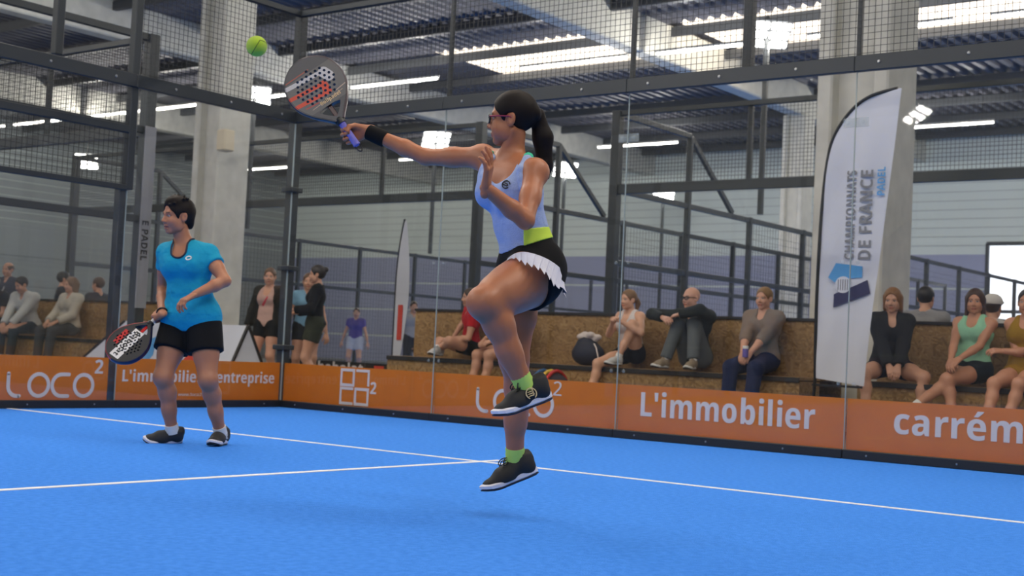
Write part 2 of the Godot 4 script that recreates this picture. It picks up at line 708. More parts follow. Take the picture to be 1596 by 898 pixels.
func flood_lamp(at: Vector3, aim: Vector3, label: String, mast := 0.0, energy := 32.0, modules := true) -> void:
	# two rows of three long light modules on a frame; the mast goes down by "mast"
	var t := thing("floodlight", label, "floodlight", at, 0.0, "court floodlights")
	var look := Basis.looking_at(aim, Vector3.UP)
	var b := Mb.new()
	b.box(look * Vector3(0, 0, 0.035), Vector3(0.74, 0.56, 0.03), 0.01, look)
	put("housing", b, M.grey_plastic, t)
	for i in 2:
		for j in 3:
			b = Mb.new()
			b.box(look * Vector3(-0.18 + 0.36 * i, -0.175 + 0.175 * j, 0.0), Vector3(0.32, 0.12, 0.03), 0.012, look)
			put("led_module", b, M.led_glow, t)
			if modules:
				area("flood_lamp", look * Vector3(-0.18 + 0.36 * i, -0.175 + 0.175 * j, -0.018), aim, Vector2(0.3, 0.1), energy, rgb(255, 250, 242), t)
	if not modules:
		area("flood_lamp", look * Vector3(0, 0, -0.03), aim, Vector2(0.66, 0.46), energy, rgb(255, 250, 242), t)
	b = Mb.new()
	b.bar(look * Vector3(0, 0, 0.04), look * Vector3(0, 0, 0.04) + Vector3(0, 0.3, 0), 0.05, 0.05, 0.005)
	b.bar(look * Vector3(-0.3, 0, 0.05), look * Vector3(0.3, 0, 0.05), 0.05, 0.03)
	put("bracket", b, M.frame, t)
	if mast > 0.0:
		b = Mb.new()
		b.bar(look * Vector3(0, 0, 0.10) + Vector3(0, 0.25, 0), look * Vector3(0, 0, 0.10) + Vector3(0, -mast, 0), 0.08, 0.08, 0.006)
		put("mast", b, M.frame, t)
	else:
		b = Mb.new()
		b.tube([Vector3(0, 0.3, 0), Vector3(0, 7.83 - at.y, 0)], 0.015, 6)
		put("hanger", b, M.frame, t)


func lights_and_camera() -> void:
	var cam := Camera3D.new()
	cam.name = "camera"
	cam.keep_aspect = Camera3D.KEEP_HEIGHT
	cam.near = 0.05
	cam.far = 200.0
	var y := 0.6494; var p := 0.0465; var r := 0.0479
	var turn := Basis(Vector3.UP, y) * Basis(Vector3.RIGHT, p) * Basis(Vector3.BACK, r)
	cam.transform = Transform3D(turn, Vector3(10.0241, 0.6772, 9.4355))
	var lens := CameraAttributesPhysical.new()
	lens.frustum_focal_length = 56.0
	lens.exposure_aperture = 5.6
	lens.frustum_focus_distance = 5.6
	lens.exposure_multiplier = 1.0
	cam.attributes = lens
	cam.fov = 24.2112
	add_child(cam)
	cam.fov = 24.2112
	cam.current = true
	var w := WorldEnvironment.new()
	w.name = "environment"
	var e := Environment.new()
	e.background_mode = Environment.BG_COLOR
	e.background_color = Color(0.72, 0.80, 0.92)
	e.tonemap_mode = Environment.TONE_MAPPER_LINEAR
	e.tonemap_exposure = 1.0
	e.sdfgi_enabled = true; e.ssao_enabled = true; e.ssil_enabled = true
	w.environment = e
	add_child(w)


func hall() -> void:
	var b := Mb.new()
	b.box(Vector3(-7, -0.17, -2), Vector3(52, 0.3, 58))
	struct("floor", b, M.hall_floor)
	# walls: grey cladding above a lilac-grey lower band, with joints
	for s in [["wall_back", Vector3(-7, 4, -30.65), Vector3(52, 8.4, 0.3), 2], ["wall_front", Vector3(-7, 4, 26.65), Vector3(52, 8.4, 0.3), 2], ["wall_left", Vector3(-32.65, 4, -2), Vector3(0.3, 8.4, 57), 0], ["wall_right", Vector3(18.65, 4, -2), Vector3(0.3, 8.4, 57), 0]]:
		var w := setting(s[0])
		var into := Vector3.ZERO
		into[s[3]] = 1.0 if s[1][s[3]] < 0 else -1.0
		var size: Vector3 = s[2]
		b = Mb.new()
		if s[0] == "wall_back":
			# an opening for the lit door at x -2.75 .. -0.9, up to y 4.5
			b.box(Vector3(-17.875, 4, -30.65), Vector3(30.25, 8.4, 0.3)); b.box(Vector3(9.05, 4, -30.65), Vector3(19.9, 8.4, 0.3)); b.box(Vector3(-1.825, 6.35, -30.65), Vector3(1.85, 3.7, 0.3))
		else:
			b.box(s[1], size)
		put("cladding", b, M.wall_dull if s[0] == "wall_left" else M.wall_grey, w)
		for k in 4:
			b = Mb.new()
			var sz := size; sz.y = 1.0; sz[s[3]] = 0.05
			var at: Vector3 = s[1] + into * 0.15; at.y = 0.5 + 1.06 * k
			if s[0] == "wall_back":
				b.box(Vector3(-17.875, at.y, at.z), Vector3(30.25, 1.0, 0.05), 0.01); b.box(Vector3(9.05, at.y, at.z), Vector3(19.9, 1.0, 0.05), 0.01)
			else:
				b.box(at, sz, 0.01)
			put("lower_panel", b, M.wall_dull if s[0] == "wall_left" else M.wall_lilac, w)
		for k in 12:
			b = Mb.new()
			var sz := size; sz.y = 0.03; sz[s[3]] = 0.04
			var at: Vector3 = s[1] + into * 0.15; at.y = 4.45 + 0.27 * k
			b.box(at, sz, 0.005)
			put("cladding_rib", b, M.wall_joint, w)
	var d := setting("door_1")
	b = Mb.new(); b.box(Vector3(-1.825, 2.25, -30.6), Vector3(1.8, 4.4, 0.04))
	put("daylit_pane", b, M.door_glow, d)
	b = Mb.new()
	for x in [-2.75, -0.9]:
		b.box(Vector3(x, 2.25, -30.5), Vector3(0.1, 4.5, 0.12), 0.01)
	for yy in [2.5, 4.5]:
		b.box(Vector3(-1.825, yy, -30.5), Vector3(1.9, 0.1, 0.12), 0.01)
	put("door_frame", b, M.frame, d)
	area("door_daylight", Vector3(-1.825, 2.25, -30.4), Vector3.BACK, Vector2(1.7, 4.2), 0.5, rgb(240, 246, 255))
	# the roof: trapezoid sheet with ribs along z, left open where the skylight strips are
	var strips := [[-18.0, -15.0], [1.0, 4.0], [17.0, 20.0]]
	var c := setting("ceiling")
	var from := -30.8
	for s in strips + [[26.8, 26.8]]:
		b = Mb.new()
		var z0 := from; var z1: float = s[0]
		var x := -32.8
		while x < 18.8:
			var q := [Vector2(x, 7.86), Vector2(x + 0.10, 7.86), Vector2(x + 0.14, 7.78), Vector2(x + 0.26, 7.78), Vector2(x + 0.30, 7.86)]
			for i in 4:
				b.quad(Vector3(q[i].x, q[i].y, z0), Vector3(q[i + 1].x, q[i + 1].y, z0), Vector3(q[i + 1].x, q[i + 1].y, z1), Vector3(q[i].x, q[i].y, z1), Vector3.DOWN)
			x += 0.30
		b.box(Vector3(-7, 7.95, (z0 + z1) / 2.0), Vector3(52, 0.08, z1 - z0))
		put("roof_sheet", b, M.deck, c)
		from = s[1]
	for k in 24:
		var z := -29.6 + 2.4 * k
		var inside := false
		for s in strips:
			inside = inside or (z > s[0] + 0.1 and z < s[1] - 0.1)
		b = Mb.new()
		b.box(Vector3(-7, 7.66, z), Vector3(51, 0.2, 0.12), 0.01)
		put("purlin", b, M.steel, c)
	for x in [-24.1, -14.5, -4.9, 4.67, 14.2]:
		b = Mb.new()
		b.box(Vector3(x, 7.4, -2), Vector3(0.42, 0.8, 57), 0.03)
		put("beam", b, M.concrete, c)
	var n := 0
	for s in strips:
		for g in ([[-11.4, -5.2], [-4.6, 4.4], [4.9, 14.0]]):
			n += 1
			var w := setting("window_%d" % n)
			b = Mb.new()
			b.box(Vector3((g[0] + g[1]) / 2.0, 7.9, (s[0] + s[1]) / 2.0), Vector3(g[1] - g[0], 0.03, s[1] - s[0]))
			put("skylight_sheet", b, M.sky_glow, w)
			area("skylight_lamp", Vector3((g[0] + g[1]) / 2.0, 7.87, (s[0] + s[1]) / 2.0), Vector3.DOWN, Vector2(g[1] - g[0] - 0.05, s[1] - s[0] - 0.05), 0.55, rgb(255, 238, 212), w)
		b = Mb.new()
		for g in [[-32.8, -11.4], [14.0, 18.8], [-5.2, -4.6], [4.4, 4.9]]:
			b.box(Vector3((g[0] + g[1]) / 2.0, 7.93, (s[0] + s[1]) / 2.0), Vector3(g[1] - g[0], 0.1, s[1] - s[0]))
		put("roof_sheet", b, M.deck, c)
	# precast columns with a flange on either side of a recess
	for q in [[Vector3(4.37, 0, -4.1), "concrete column behind the white feather flag"], [Vector3(-6.08, 0, -4.2), "concrete column behind the player in turquoise"], [Vector3(-14.5, 0, -3.6), ""], [Vector3(-4.9, 0, -22), ""], [Vector3(4.67, 0, -22), ""]]:
		var t := setting("column")
		if q[1] != "":
			t.set_meta("label", q[1])
		t.position = q[0]
		var k: float = 1.3 if q[0].x > 4.0 and q[0].z > -5.0 else 1.0
		b = Mb.new()
		for s in [-1.0, 1.0]:
			b.box(Vector3(s * 0.235 * k, 3.5, 0), Vector3(0.13 * k, 7.0, 0.62 * k), 0.02)
		put("flange", b, M.concrete, t)
		b = Mb.new(); b.box(Vector3(0, 3.5, 0), Vector3(0.36 * k, 7.0, 0.34 * k))
		put("web", b, M.concrete, t)
	var t := thing("wall_speaker", "small cream box mounted on the column behind the turquoise player", "box", Vector3(-5.52, 3.44, -3.80))
	b = Mb.new(); b.box(Vector3(0, 0.16, 0), Vector3(0.2, 0.32, 0.2), 0.02)
	put("case", b, M.cream, t)
	b = Mb.new(); b.box(Vector3(-0.06, 0.16, -0.06), Vector3(0.1, 0.1, 0.14))
	put("mount", b, M.grey_plastic, t)


func lamps() -> void:
	var seen := {-26.0: "white tube light behind the mesh at the photograph's left edge", -22.6: "white tube light behind the mesh, second from the left edge", -19.4: "white tube light just left of the pale column", -15.0: "white tube light between the pale column and the corner post", -11.6: "white tube light behind the racket", -6.43: "long white tube light above the player's head, left of the roof beam", -2.95: "long white tube light right of the roof beam", 0.4: "white tube light beside the wide concrete column", 3.85: "white tube light at the photograph's top right corner"}
	for x in [-29.3, -26.0, -22.6, -19.4, -15.0, -11.6, -6.43, -2.95, 0.4, 3.85, 7.2, 10.6]:
		tube_lamp(x, -14.0, 6.9, seen.get(x, "white tube light of the far row, outside the photograph"))
	for z in [-24.0, -5.0, 5.6, 12.0]:
		for x in [-27.0, -19.0, -11.0, -2.0, 3.5, 9.5]:
			tube_lamp(x, z, 6.9, "white tube light hanging from the roof above the courts, out of view")
	flood_lamp(Vector3(0.1, 6, -10.2), Vector3(0.45, -0.7, 0.5), "floodlight of six bright modules in front of the skylight", 3.0, 28.0)
	flood_lamp(Vector3(-12.4, 6, -10.4), Vector3(0.5, -0.7, 0.45), "floodlight glaring beside the racket, left of the corner post", 3.0, 28.0)
	flood_lamp(Vector3(-12.5, 6, -16.7), Vector3(0.6, -0.6, 0.45), "floodlight above the player's racket arm, far away", 3.0, 28.0)
	flood_lamp(Vector3(-12.4, 6, -22.4), Vector3(0.6, -0.55, 0.5), "floodlight right of the jumping player's shoulder", 3.0, 28.0)
	flood_lamp(Vector3(-12.4, 6, -28.0), Vector3(0.6, -0.5, 0.6), "floodlight seen above the girl in the white vest", 6.08, 28.0)
	flood_lamp(Vector3(-26.4, 6, -16.0), Vector3(0.65, -0.45, 0.6), "floodlight seen through the mesh at the far left", 0.0, 28.0)
	for z in [2.6, 7.6, 12.6, 17.8]:
		flood_lamp(Vector3(-0.24, 6, z), Vector3(0.62, -0.78, 0.0), "floodlight mirrored in the glass beside the feather flag" if z > 17.0 else "floodlight over the left side of the court, outside the photograph", 3.0, 36.0 if z > 17.0 else 18.0, z > 17.0)
		flood_lamp(Vector3(10.24, 6, z), Vector3(-0.62, -0.78, 0.0), "floodlight over the right side of the court, outside the photograph", 3.0, 36.0 if z > 17.0 else 18.0, z > 17.0)


func court_ground() -> void:
	var names := ["our", "b", "a", "c"]
	var k := 0
	for q in [[0.0, 10.0, 0.0, 20.0], [-12.4, -2.4, -26.0, -6.0], [0.0, 10.0, -26.0, -6.0], [-12.4, -2.4, 0.0, 20.0]]:
		var b := Mb.new()
		b.box(Vector3((q[0] + q[1]) / 2.0, -0.01, (q[2] + q[3]) / 2.0), Vector3(q[1] - q[0], 0.02, q[3] - q[2]))
		struct("court_turf", b, M.turf)
		k += 1
	for q in [[Vector3(5.0, 0.001, 3.05), Vector3(10.0, 0.004, 0.05), "service_line"], [Vector3(5.0, 0.001, 10.0), Vector3(0.05, 0.0042, 14.3), "centre_line"], [Vector3(5.0, 0.001, 16.95), Vector3(10.0, 0.004, 0.05), "service_line"]]:
		var b := Mb.new()
		b.box(q[0], q[1])
		struct(q[2], b, M.line_white)


func wires(b: Mb, at: Vector3, u: Vector3, v: Vector3, pitch := 0.05, t := 0.0035) -> void:
	var w := u.length(); var h := v.length()
	var uu := u / w; var vv := v / h
	var side := uu.cross(vv)
	for i in int(w / pitch):
		var p := at + uu * (i + 0.5) * pitch
		b.bar(p, p + v, t, t, 0.0, side)
	for j in int(h / pitch):
		var p := at + vv * (j + 0.5) * pitch + side * t
		b.bar(p, p + u, t, t, 0.0, side)


func one_bar(o: Node3D, called: String, a: Vector3, b_: Vector3, w: float, t: float, m: Material) -> void:
	var b := Mb.new()
	b.bar(a, b_, w, t, 0.006)
	put(called, b, m, o)


func pane(o: Node3D, a: Vector3, b_: Vector3) -> void:
	# one sheet between two opposite corners
	var b := Mb.new()
	var u := Vector3(b_.x - a.x, 0, b_.z - a.z)
	var nrm := u.cross(Vector3.UP).normalized()
	var h := Vector3(0, b_.y - a.y, 0)
	b.quad(a, a + u, a + u + h, a + h, nrm)
	put("glass_pane", b, M.glass, o)


func our_enclosure() -> void:
	var o := thing("glass_enclosure", "glass court enclosure with dark steel rails and wire mesh on top, around the blue court", "enclosure")
	# back wall: five frameless panes, 2 m each, then the top rail and a metre of mesh
	for i in 5:
		pane(o, Vector3(i * 2.0 + 0.006, 0.06, 0.0), Vector3(i * 2.0 + 1.994, 2.94, 0.0))
		if i:
			var e := Mb.new()
			for s in [1.0]:
				e.box(Vector3(i * 2.0 + s * 0.0, 1.5, 0), Vector3(0.006, 2.88, 0.011))
			put("glass_edge", e, M.glass_edge, o)
		one_bar(o, "top_rail", Vector3(i * 2.0 + 0.001, 2.93, 0.035), Vector3(i * 2.0 + 1.999, 2.93, 0.035), 0.12, 0.05, M.frame)
		one_bar(o, "kick_plate", Vector3(i * 2.0 + 0.001, 0.035, 0.02), Vector3(i * 2.0 + 1.999, 0.035, 0.02), 0.07, 0.03, M.kick)
		var b := Mb.new()
		wires(b, Vector3(i * 2.0, 2.99, 0.0), Vector3(2, 0, 0), Vector3(0, 1.0, 0))
		tag(put("wire_mesh", b, M.wire, o), "", "", "", "stuff")
		one_bar(o, "mesh_post", Vector3(i * 2.0 + 2.0, 2.95, -0.03), Vector3(i * 2.0 + 2.0, 4.0, -0.03), 0.04, 0.04, M.frame)
	one_bar(o, "mesh_post", Vector3(5.06, 2.95, -0.06), Vector3(5.06, 4.0, -0.06), 0.08, 0.08, M.frame)
	one_bar(o, "mesh_rail", Vector3(0, 4.0, 0), Vector3(10, 4.0, 0), 0.06, 0.06, M.frame)
	# bolts along the rail and the kick plate, and clamps across the joints of the panes
	var bolts := Mb.new()
	for i in 15:
		for e in [[2.93, 0.061, 0.013], [0.035, 0.036, 0.008]]:
			bolts.lathe([Vector2(e[2], 0), Vector2(e[2] * 0.8, 0.006), Vector2(0, 0.007)], 8, Transform3D(Basis(Vector3.RIGHT, PI / 2), Vector3(0.25 + i * 0.66, e[0], e[1])))
			if i < 5:
				bolts.lathe([Vector2(e[2], 0), Vector2(e[2] * 0.8, 0.006), Vector2(0, 0.007)], 8, Transform3D(Basis(Vector3.BACK, -PI / 2), Vector3(e[1], e[0], 0.25 + i * 0.66)))
	tag(put("bolts", bolts, M.bolt, o), "", "", "", "stuff")
	for i in 4:
		for yy in [0.55, 1.45, 2.5]:
			var b := Mb.new()
			if yy > 2.0:
				b.box(Vector3(i * 2.0 + 2.0, yy, -0.012), Vector3(0.2, 0.07, 0.008), 0.003)
				put("glass_clamp", b, M.clamp_clear, o)
			for s in [-1.0, 1.0]:
				b = Mb.new()
				b.lathe([Vector2(0.016, 0), Vector2(0.013, 0.006), Vector2(0, 0.007)], 10, Transform3D(Basis(Vector3.RIGHT, PI / 2), Vector3(i * 2.0 + 2.0 + s * 0.06, yy, 0.004)))
				put("clamp_disc", b, M.clamp_clear, o)
	# corner post
	var cp := Mb.new()
	cp.box(Vector3(-0.06, 2.02, -0.06), Vector3(0.1, 4.04, 0.1), 0.008)
	for yy in [0.6, 1.4, 2.2]:
		cp.box(Vector3(-0.03, yy, -0.03), Vector3(0.16, 0.05, 0.16), 0.008)
	put("corner_post", cp, M.frame, o)
	var ce := Mb.new()
	ce.box(Vector3(0.0, 1.5, 0.0), Vector3(0.012, 2.88, 0.012))
	put("glass_edge", ce, M.glass_edge, o)
	# side wall: 3 m of glass for two metres, then 2 m of glass under mesh
	pane(o, Vector3(0.0, 0.06, 1.994), Vector3(0.0, 2.94, 0.006))
	for z in [2.0, 4.0]:
		pane(o, Vector3(0.0, 0.06, z + 1.994), Vector3(0.0, 1.94, z + 0.006))
	var e := Mb.new()
	e.box(Vector3(0, 1.0, 2.0), Vector3(0.011, 1.88, 0.006))
	put("glass_edge", e, M.glass_edge, o)
	for z in [0.0, 2.0, 4.0]:
		one_bar(o, "top_rail", Vector3(0.035, 2.93, z + 0.001), Vector3(0.035, 2.93, z + 1.999), 0.12, 0.05, M.frame)
		one_bar(o, "kick_plate", Vector3(0.02, 0.035, z + 0.001), Vector3(0.02, 0.035, z + 1.999), 0.07, 0.03, M.kick)
	for z in [2.0, 4.0]:
		one_bar(o, "middle_rail", Vector3(0.02, 2.49, z + 0.03), Vector3(0.02, 2.49, z + 1.97), 0.07, 0.04, M.frame)
		one_bar(o, "middle_rail", Vector3(0.02, 1.965, z + 0.03), Vector3(0.02, 1.965, z + 1.97), 0.05, 0.04, M.frame)
		var b := Mb.new()
		wires(b, Vector3(0, 1.98, z + 2.0), Vector3(0, 0, -2), Vector3(0, 0.95, 0))
		tag(put("wire_mesh", b, M.wire, o), "", "", "", "stuff")
	var b2 := Mb.new()
	wires(b2, Vector3(0, 2.99, 2.0), Vector3(0, 0, -2), Vector3(0, 1.0, 0))
	tag(put("wire_mesh", b2, M.wire, o), "", "", "", "stuff")
	one_bar(o, "mesh_rail", Vector3(0, 4.0, 0.0), Vector3(0, 4.0, 2.0), 0.06, 0.06, M.frame)
	one_bar(o, "side_post", Vector3(0.0, 1.95, 2.0), Vector3(0.0, 4.03, 2.0), 0.08, 0.08, M.frame)
	one_bar(o, "side_post", Vector3(-0.06, 0.0, 2.02), Vector3(-0.06, 2.0, 2.02), 0.08, 0.08, M.frame)
	one_bar(o, "side_post", Vector3(-0.05, 0.0, 4.0), Vector3(-0.05, 3.0, 4.0), 0.08, 0.08, M.frame)


func other_enclosure(label: String, x0: float, x1: float, z_near: float, into: float, near_corner := 0) -> Node3D:
	# a neighbouring court: its end wall at z_near, the court lies towards "into" (+1 or -1 along z)
	var o := thing("glass_enclosure", label, "enclosure", Vector3.ZERO, 0.0, "neighbouring court enclosures")
	for i in 5:
		var a := x0 + i * 2.0
		pane(o, Vector3(a + 0.01, 0.06, z_near), Vector3(a + 1.99, 2.94, z_near))
		var b := Mb.new()
		wires(b, Vector3(a, 3.0, z_near), Vector3(2, 0, 0), Vector3(0, 1, 0), 0.05, 0.004)
		tag(put("wire_mesh", b, M.wire, o), "", "", "", "stuff")
		if i:
			one_bar(o, "post", Vector3(a, 2.9, z_near - 0.05), Vector3(a, 4.0, z_near - 0.05), 0.06, 0.06, M.frame)
	one_bar(o, "top_rail", Vector3(x0, 2.95, z_near), Vector3(x1, 2.95, z_near), 0.13, 0.08, M.frame)
	one_bar(o, "mesh_rail", Vector3(x0, 4.0, z_near), Vector3(x1, 4.0, z_near), 0.07, 0.07, M.frame)
	one_bar(o, "kick_plate", Vector3(x0, 0.035, z_near), Vector3(x1, 0.035, z_near), 0.07, 0.06, M.kick)
	for x in [x0, x1]:
		one_bar(o, "corner_post", Vector3(x, 0, z_near), Vector3(x, 4.04, z_near), 0.13, 0.13, M.frame)
		for k in 10:
			var z: float = z_near + into * 2.0 * (k + 1)
			var top := 4.0 if k == 0 else 3.0
			one_bar(o, "post", Vector3(x, 0, z), Vector3(x, top, z), 0.08, 0.08, M.frame)
			if k < 2 or k > 7:
				pane(o, Vector3(x, 0.06, maxf(z, z - into * 2.0) - 0.05), Vector3(x, 2.9 if k == 0 or k == 9 else 1.94, minf(z, z - into * 2.0) + 0.05))
			else:
				var b := Mb.new()
				wires(b, Vector3(x, 0.1, minf(z, z - into * 2.0)), Vector3(0, 0, 2), Vector3(0, 2.8, 0), 0.10, 0.004)
				tag(put("wire_mesh", b, M.wire, o), "", "", "", "stuff")
		for yy in [1.95, 2.95]:
			one_bar(o, "side_rail", Vector3(x, yy, z_near), Vector3(x, yy, z_near + into * 20.0), 0.08, 0.06, M.frame)
		one_bar(o, "side_rail", Vector3(x, 4.0, z_near), Vector3(x, 4.0, z_near + into * 2.0), 0.08, 0.06, M.frame)
		one_bar(o, "brace", Vector3(x, 4.0, z_near + into * 2.0), Vector3(x, 3.0, z_near + into * 3.4), 0.08, 0.06, M.frame)
	return o


func banner(label: String, a: Vector3, turn: float, width: float, material: Material) -> Node3D:
	# a printed board behind the glass; local x runs along it, it faces local +z
	var t := thing("advertising_banner", label, "banner", a, turn, "banners behind the glass")
	var b := Mb.new()
	b.box(Vector3(width / 2.0, 0.255, 0), Vector3(width - 0.008, 0.375, 0.004))
	put("sheet", b, material, t)
	return t


func arc(c: Vector2, r: float, a0: float, a1: float, steps := 20) -> Array:
	var o: Array = []
	for i in steps + 1:
		var a := deg_to_rad(lerpf(a0, a1, i / float(steps)))
		o.append(c + Vector2(cos(a), sin(a)) * r)
	return o


func round_word(t: Node3D, x: float, w: float, y: float, h: float, m: Material) -> void:
	# the thin rounded letters L O C O, from x to x + w
	var at := Transform3D(Basis.IDENTITY, Vector3(0, 0, 0.0025))
	var r := h / 2.0 - 0.012
	var pen := 0.032
	var s := (w - 2.0 * r) / 3.0
	var b := Mb.new()
	var lx := x + 0.012
	b.stroke([Vector2(lx, y + h - 0.012)] + arc(Vector2(lx + r * 0.9, y + 0.012 + r * 0.9), r * 0.9, 180, 270, 10) + [Vector2(lx + r * 1.15, y + 0.012)], pen, 0.003, at)
	put("letter", b, m, t)
	for k in 3:
		b = Mb.new()
		var c := Vector2(x + r + s * (k + 1) - s * 0.06, y + h / 2.0)
		if k == 1:
			b.stroke([c + Vector2(r * 0.75, r)] + arc(c, r, 90, 270, 20) + [c + Vector2(r * 0.7, -r)], pen, 0.003, at)
		else:
			b.stroke(arc(c, r, 0, 360, 32).slice(0, 32), pen, 0.003, at, true)
		put("letter", b, m, t)


func fit(o: MeshInstance3D, width: float) -> void:
	# stretches a line of letters to a width, from its left end
	var box: AABB = o.mesh.get_aabb()
	var k := width / (box.size.x * o.transform.basis.x.length())
	var left: Vector3 = o.transform * box.position
	o.transform.basis.x *= k
	var now: Vector3 = o.transform * box.position
	o.transform.origin += left - now


func words(t: Node3D, text: String, x: float, y: float, cap: float, width: float, m: Material, bold := true, z := 0.0035) -> MeshInstance3D:
	var o := lettering("lettering", text, cap, 0.003, Transform3D(Basis.IDENTITY, Vector3(x, y, z)), m, t, bold)
	if width > 0.0:
		fit(o, width)
	return o


func banners() -> void:
	var at := Vector3(0, 0, -0.03)
	var t := banner("orange banner with a four-square logo and a small raised 2, beside the corner post", at + Vector3(0, 0, 0), 0.0, 2.0, M.orange)
	var z := Transform3D(Basis.IDENTITY, Vector3(0, 0, 0.0025))
	for q in [[0.81, 0.268, 0], [1.005, 0.268, 1], [0.81, 0.09, 2], [1.005, 0.09, 3]]:
		var b := Mb.new()
		var x: float = q[0]; var y: float = q[1]; var w := 0.165; var h := 0.145
		var p := [Vector2(x, y), Vector2(x + w, y), Vector2(x + w, y + h), Vector2(x, y + h)]
		if q[2] == 1:
			b.stroke([p[3], p[2], p[1]], 0.026, 0.003, z, false, false)
		elif q[2] == 2:
			b.stroke([p[2], p[3], p[0], p[1]], 0.026, 0.003, z, false, false)
		else:
			b.stroke(p, 0.026, 0.003, z, true)
		put("logo_square", b, M.print_white, t)
	words(t, "2", 1.2, 0.2, 0.11, 0.075, M.print_white)
	t = banner("orange banner reading LOCO with a raised 2, behind the jumping player's shoes", at + Vector3(2, 0, 0), 0.0, 2.0, M.orange)
	round_word(t, 0.5, 0.85, 0.115, 0.217, M.print_white)
	words(t, "2", 1.34, 0.31, 0.12, 0.085, M.print_white, false)
	t = banner("orange banner reading L'immobilier, under the man in grey trousers", at + Vector3(4, 0, 0), 0.0, 2.0, M.orange)
	words(t, "L'immobilier", 0.223, 0.19, 0.19, 1.53, M.print_white)
	t = banner("orange banner with the word starting carrém at the right edge", at + Vector3(6, 0, 0), 0.0, 2.0, M.orange)
	words(t, "carrément", 0.367, 0.205, 0.185, 1.36, M.print_white)
	t = banner("plain orange banner at the far right end, out of view", at + Vector3(8, 0, 0), 0.0, 2.0, M.orange)
	# along the side wall: local x runs towards the corner
	var q := Vector3(-0.03, 0, 2.0)
	t = banner("orange banner reading L'immobilier d'entreprise behind the turquoise player's legs", q, PI / 2, 2.0, M.orange)
	words(t, "L'immobilier d'entreprise", 0.095, 0.199, 0.103, 1.83, M.print_white)
	words(t, "www.loco2.fr", 0.73, 0.105, 0.028, 0.34, M.print_white, false)
	t = banner("orange banner reading LOCO with a raised 2 at the photograph's left edge", q + Vector3(0, 0, 2.0), PI / 2, 2.0, M.orange)
	round_word(t, 0.95, 0.85, 0.09, 0.21, M.print_white)
	words(t, "2", 1.80, 0.30, 0.12, 0.085, M.print_white)
	t = banner("orange banner further along the side wall, out of view", q + Vector3(0, 0, 4.0), PI / 2, 2.0, M.orange)
	# the neighbouring court's black banners
	t = banner("black banner with white lettering between the standing women's legs and the bench", Vector3(-6.4, -0.065, -5.88), 0.0, 2.0, M.black_plastic)
	words(t, "babolat", 0.98, 0.26, 0.16, 0.98, M.print_white)
	var b := Mb.new(); b.box(Vector3(0.2, 0.255, 0.004), Vector3(0.14, 0.3, 0.004))
	put("red_mark", b, M.flag_red, t)
	t = banner("black banner with a red mark at the left end of the plywood bench", Vector3(-4.4, -0.065, -5.88), 0.0, 2.0, M.black_plastic)
	b = Mb.new(); b.box(Vector3(0.3, 0.255, 0.004), Vector3(0.2, 0.3, 0.004))
	put("red_mark", b, M.flag_red, t)


func bench(label: String, x0: float, x1: float, z: float, both := true) -> void:
	# a bench of strand board: a front riser, a seat, and a tall back shared with the bench behind
	var t := thing("plywood_bench", label, "bench", Vector3((x0 + x1) / 2.0, 0, z), 0.0, "strand board benches between the courts")
	var n := int(round((x1 - x0) / 1.25))
	var w := (x1 - x0) / n
	for i in n:
		var x := -(x1 - x0) / 2.0 + w * (i + 0.5)
		var b := Mb.new()
		b.box(Vector3(x, 0.255, -0.01), Vector3(w - 0.004, 0.51, 0.02), 0.002)
		put("riser_panel", b, M.osb, t)
		b = Mb.new()
		b.box(Vector3(x, 0.535, -0.235), Vector3(w - 0.004, 0.03, 0.47), 0.003)
		put("seat_board", b, M.osb, t)
		b = Mb.new()
		b.box(Vector3(x, 0.83, -0.48), Vector3(w - 0.004, 0.56, 0.02), 0.002)
		put("back_panel", b, M.osb, t)
		if both:
			b = Mb.new()
			b.box(Vector3(x, 0.535, -0.80), Vector3(w - 0.004, 0.03, 0.4), 0.003)
			b.box(Vector3(x, 0.26, -0.99), Vector3(w - 0.004, 0.52, 0.02), 0.002)
			put("rear_seat_board", b, M.osb, t)
	var e := Mb.new()
	e.box(Vector3(0, 0.525, 0.012), Vector3(x1 - x0, 0.048, 0.02), 0.003)
	put("seat_edge", e, M.bench_edge, t)
	e = Mb.new()
	e.box(Vector3(0, 1.125, -0.5), Vector3(x1 - x0, 0.03, 0.1), 0.003)
	put("back_trim", e, M.bench_edge, t)
	for s in [-1.0, 1.0]:
		e = Mb.new()
		e.box(Vector3(s * ((x1 - x0) / 2.0 - 0.012), 0.26, -0.24), Vector3(0.02, 0.5, 0.44))
		put("end_panel", e, M.osb, t)


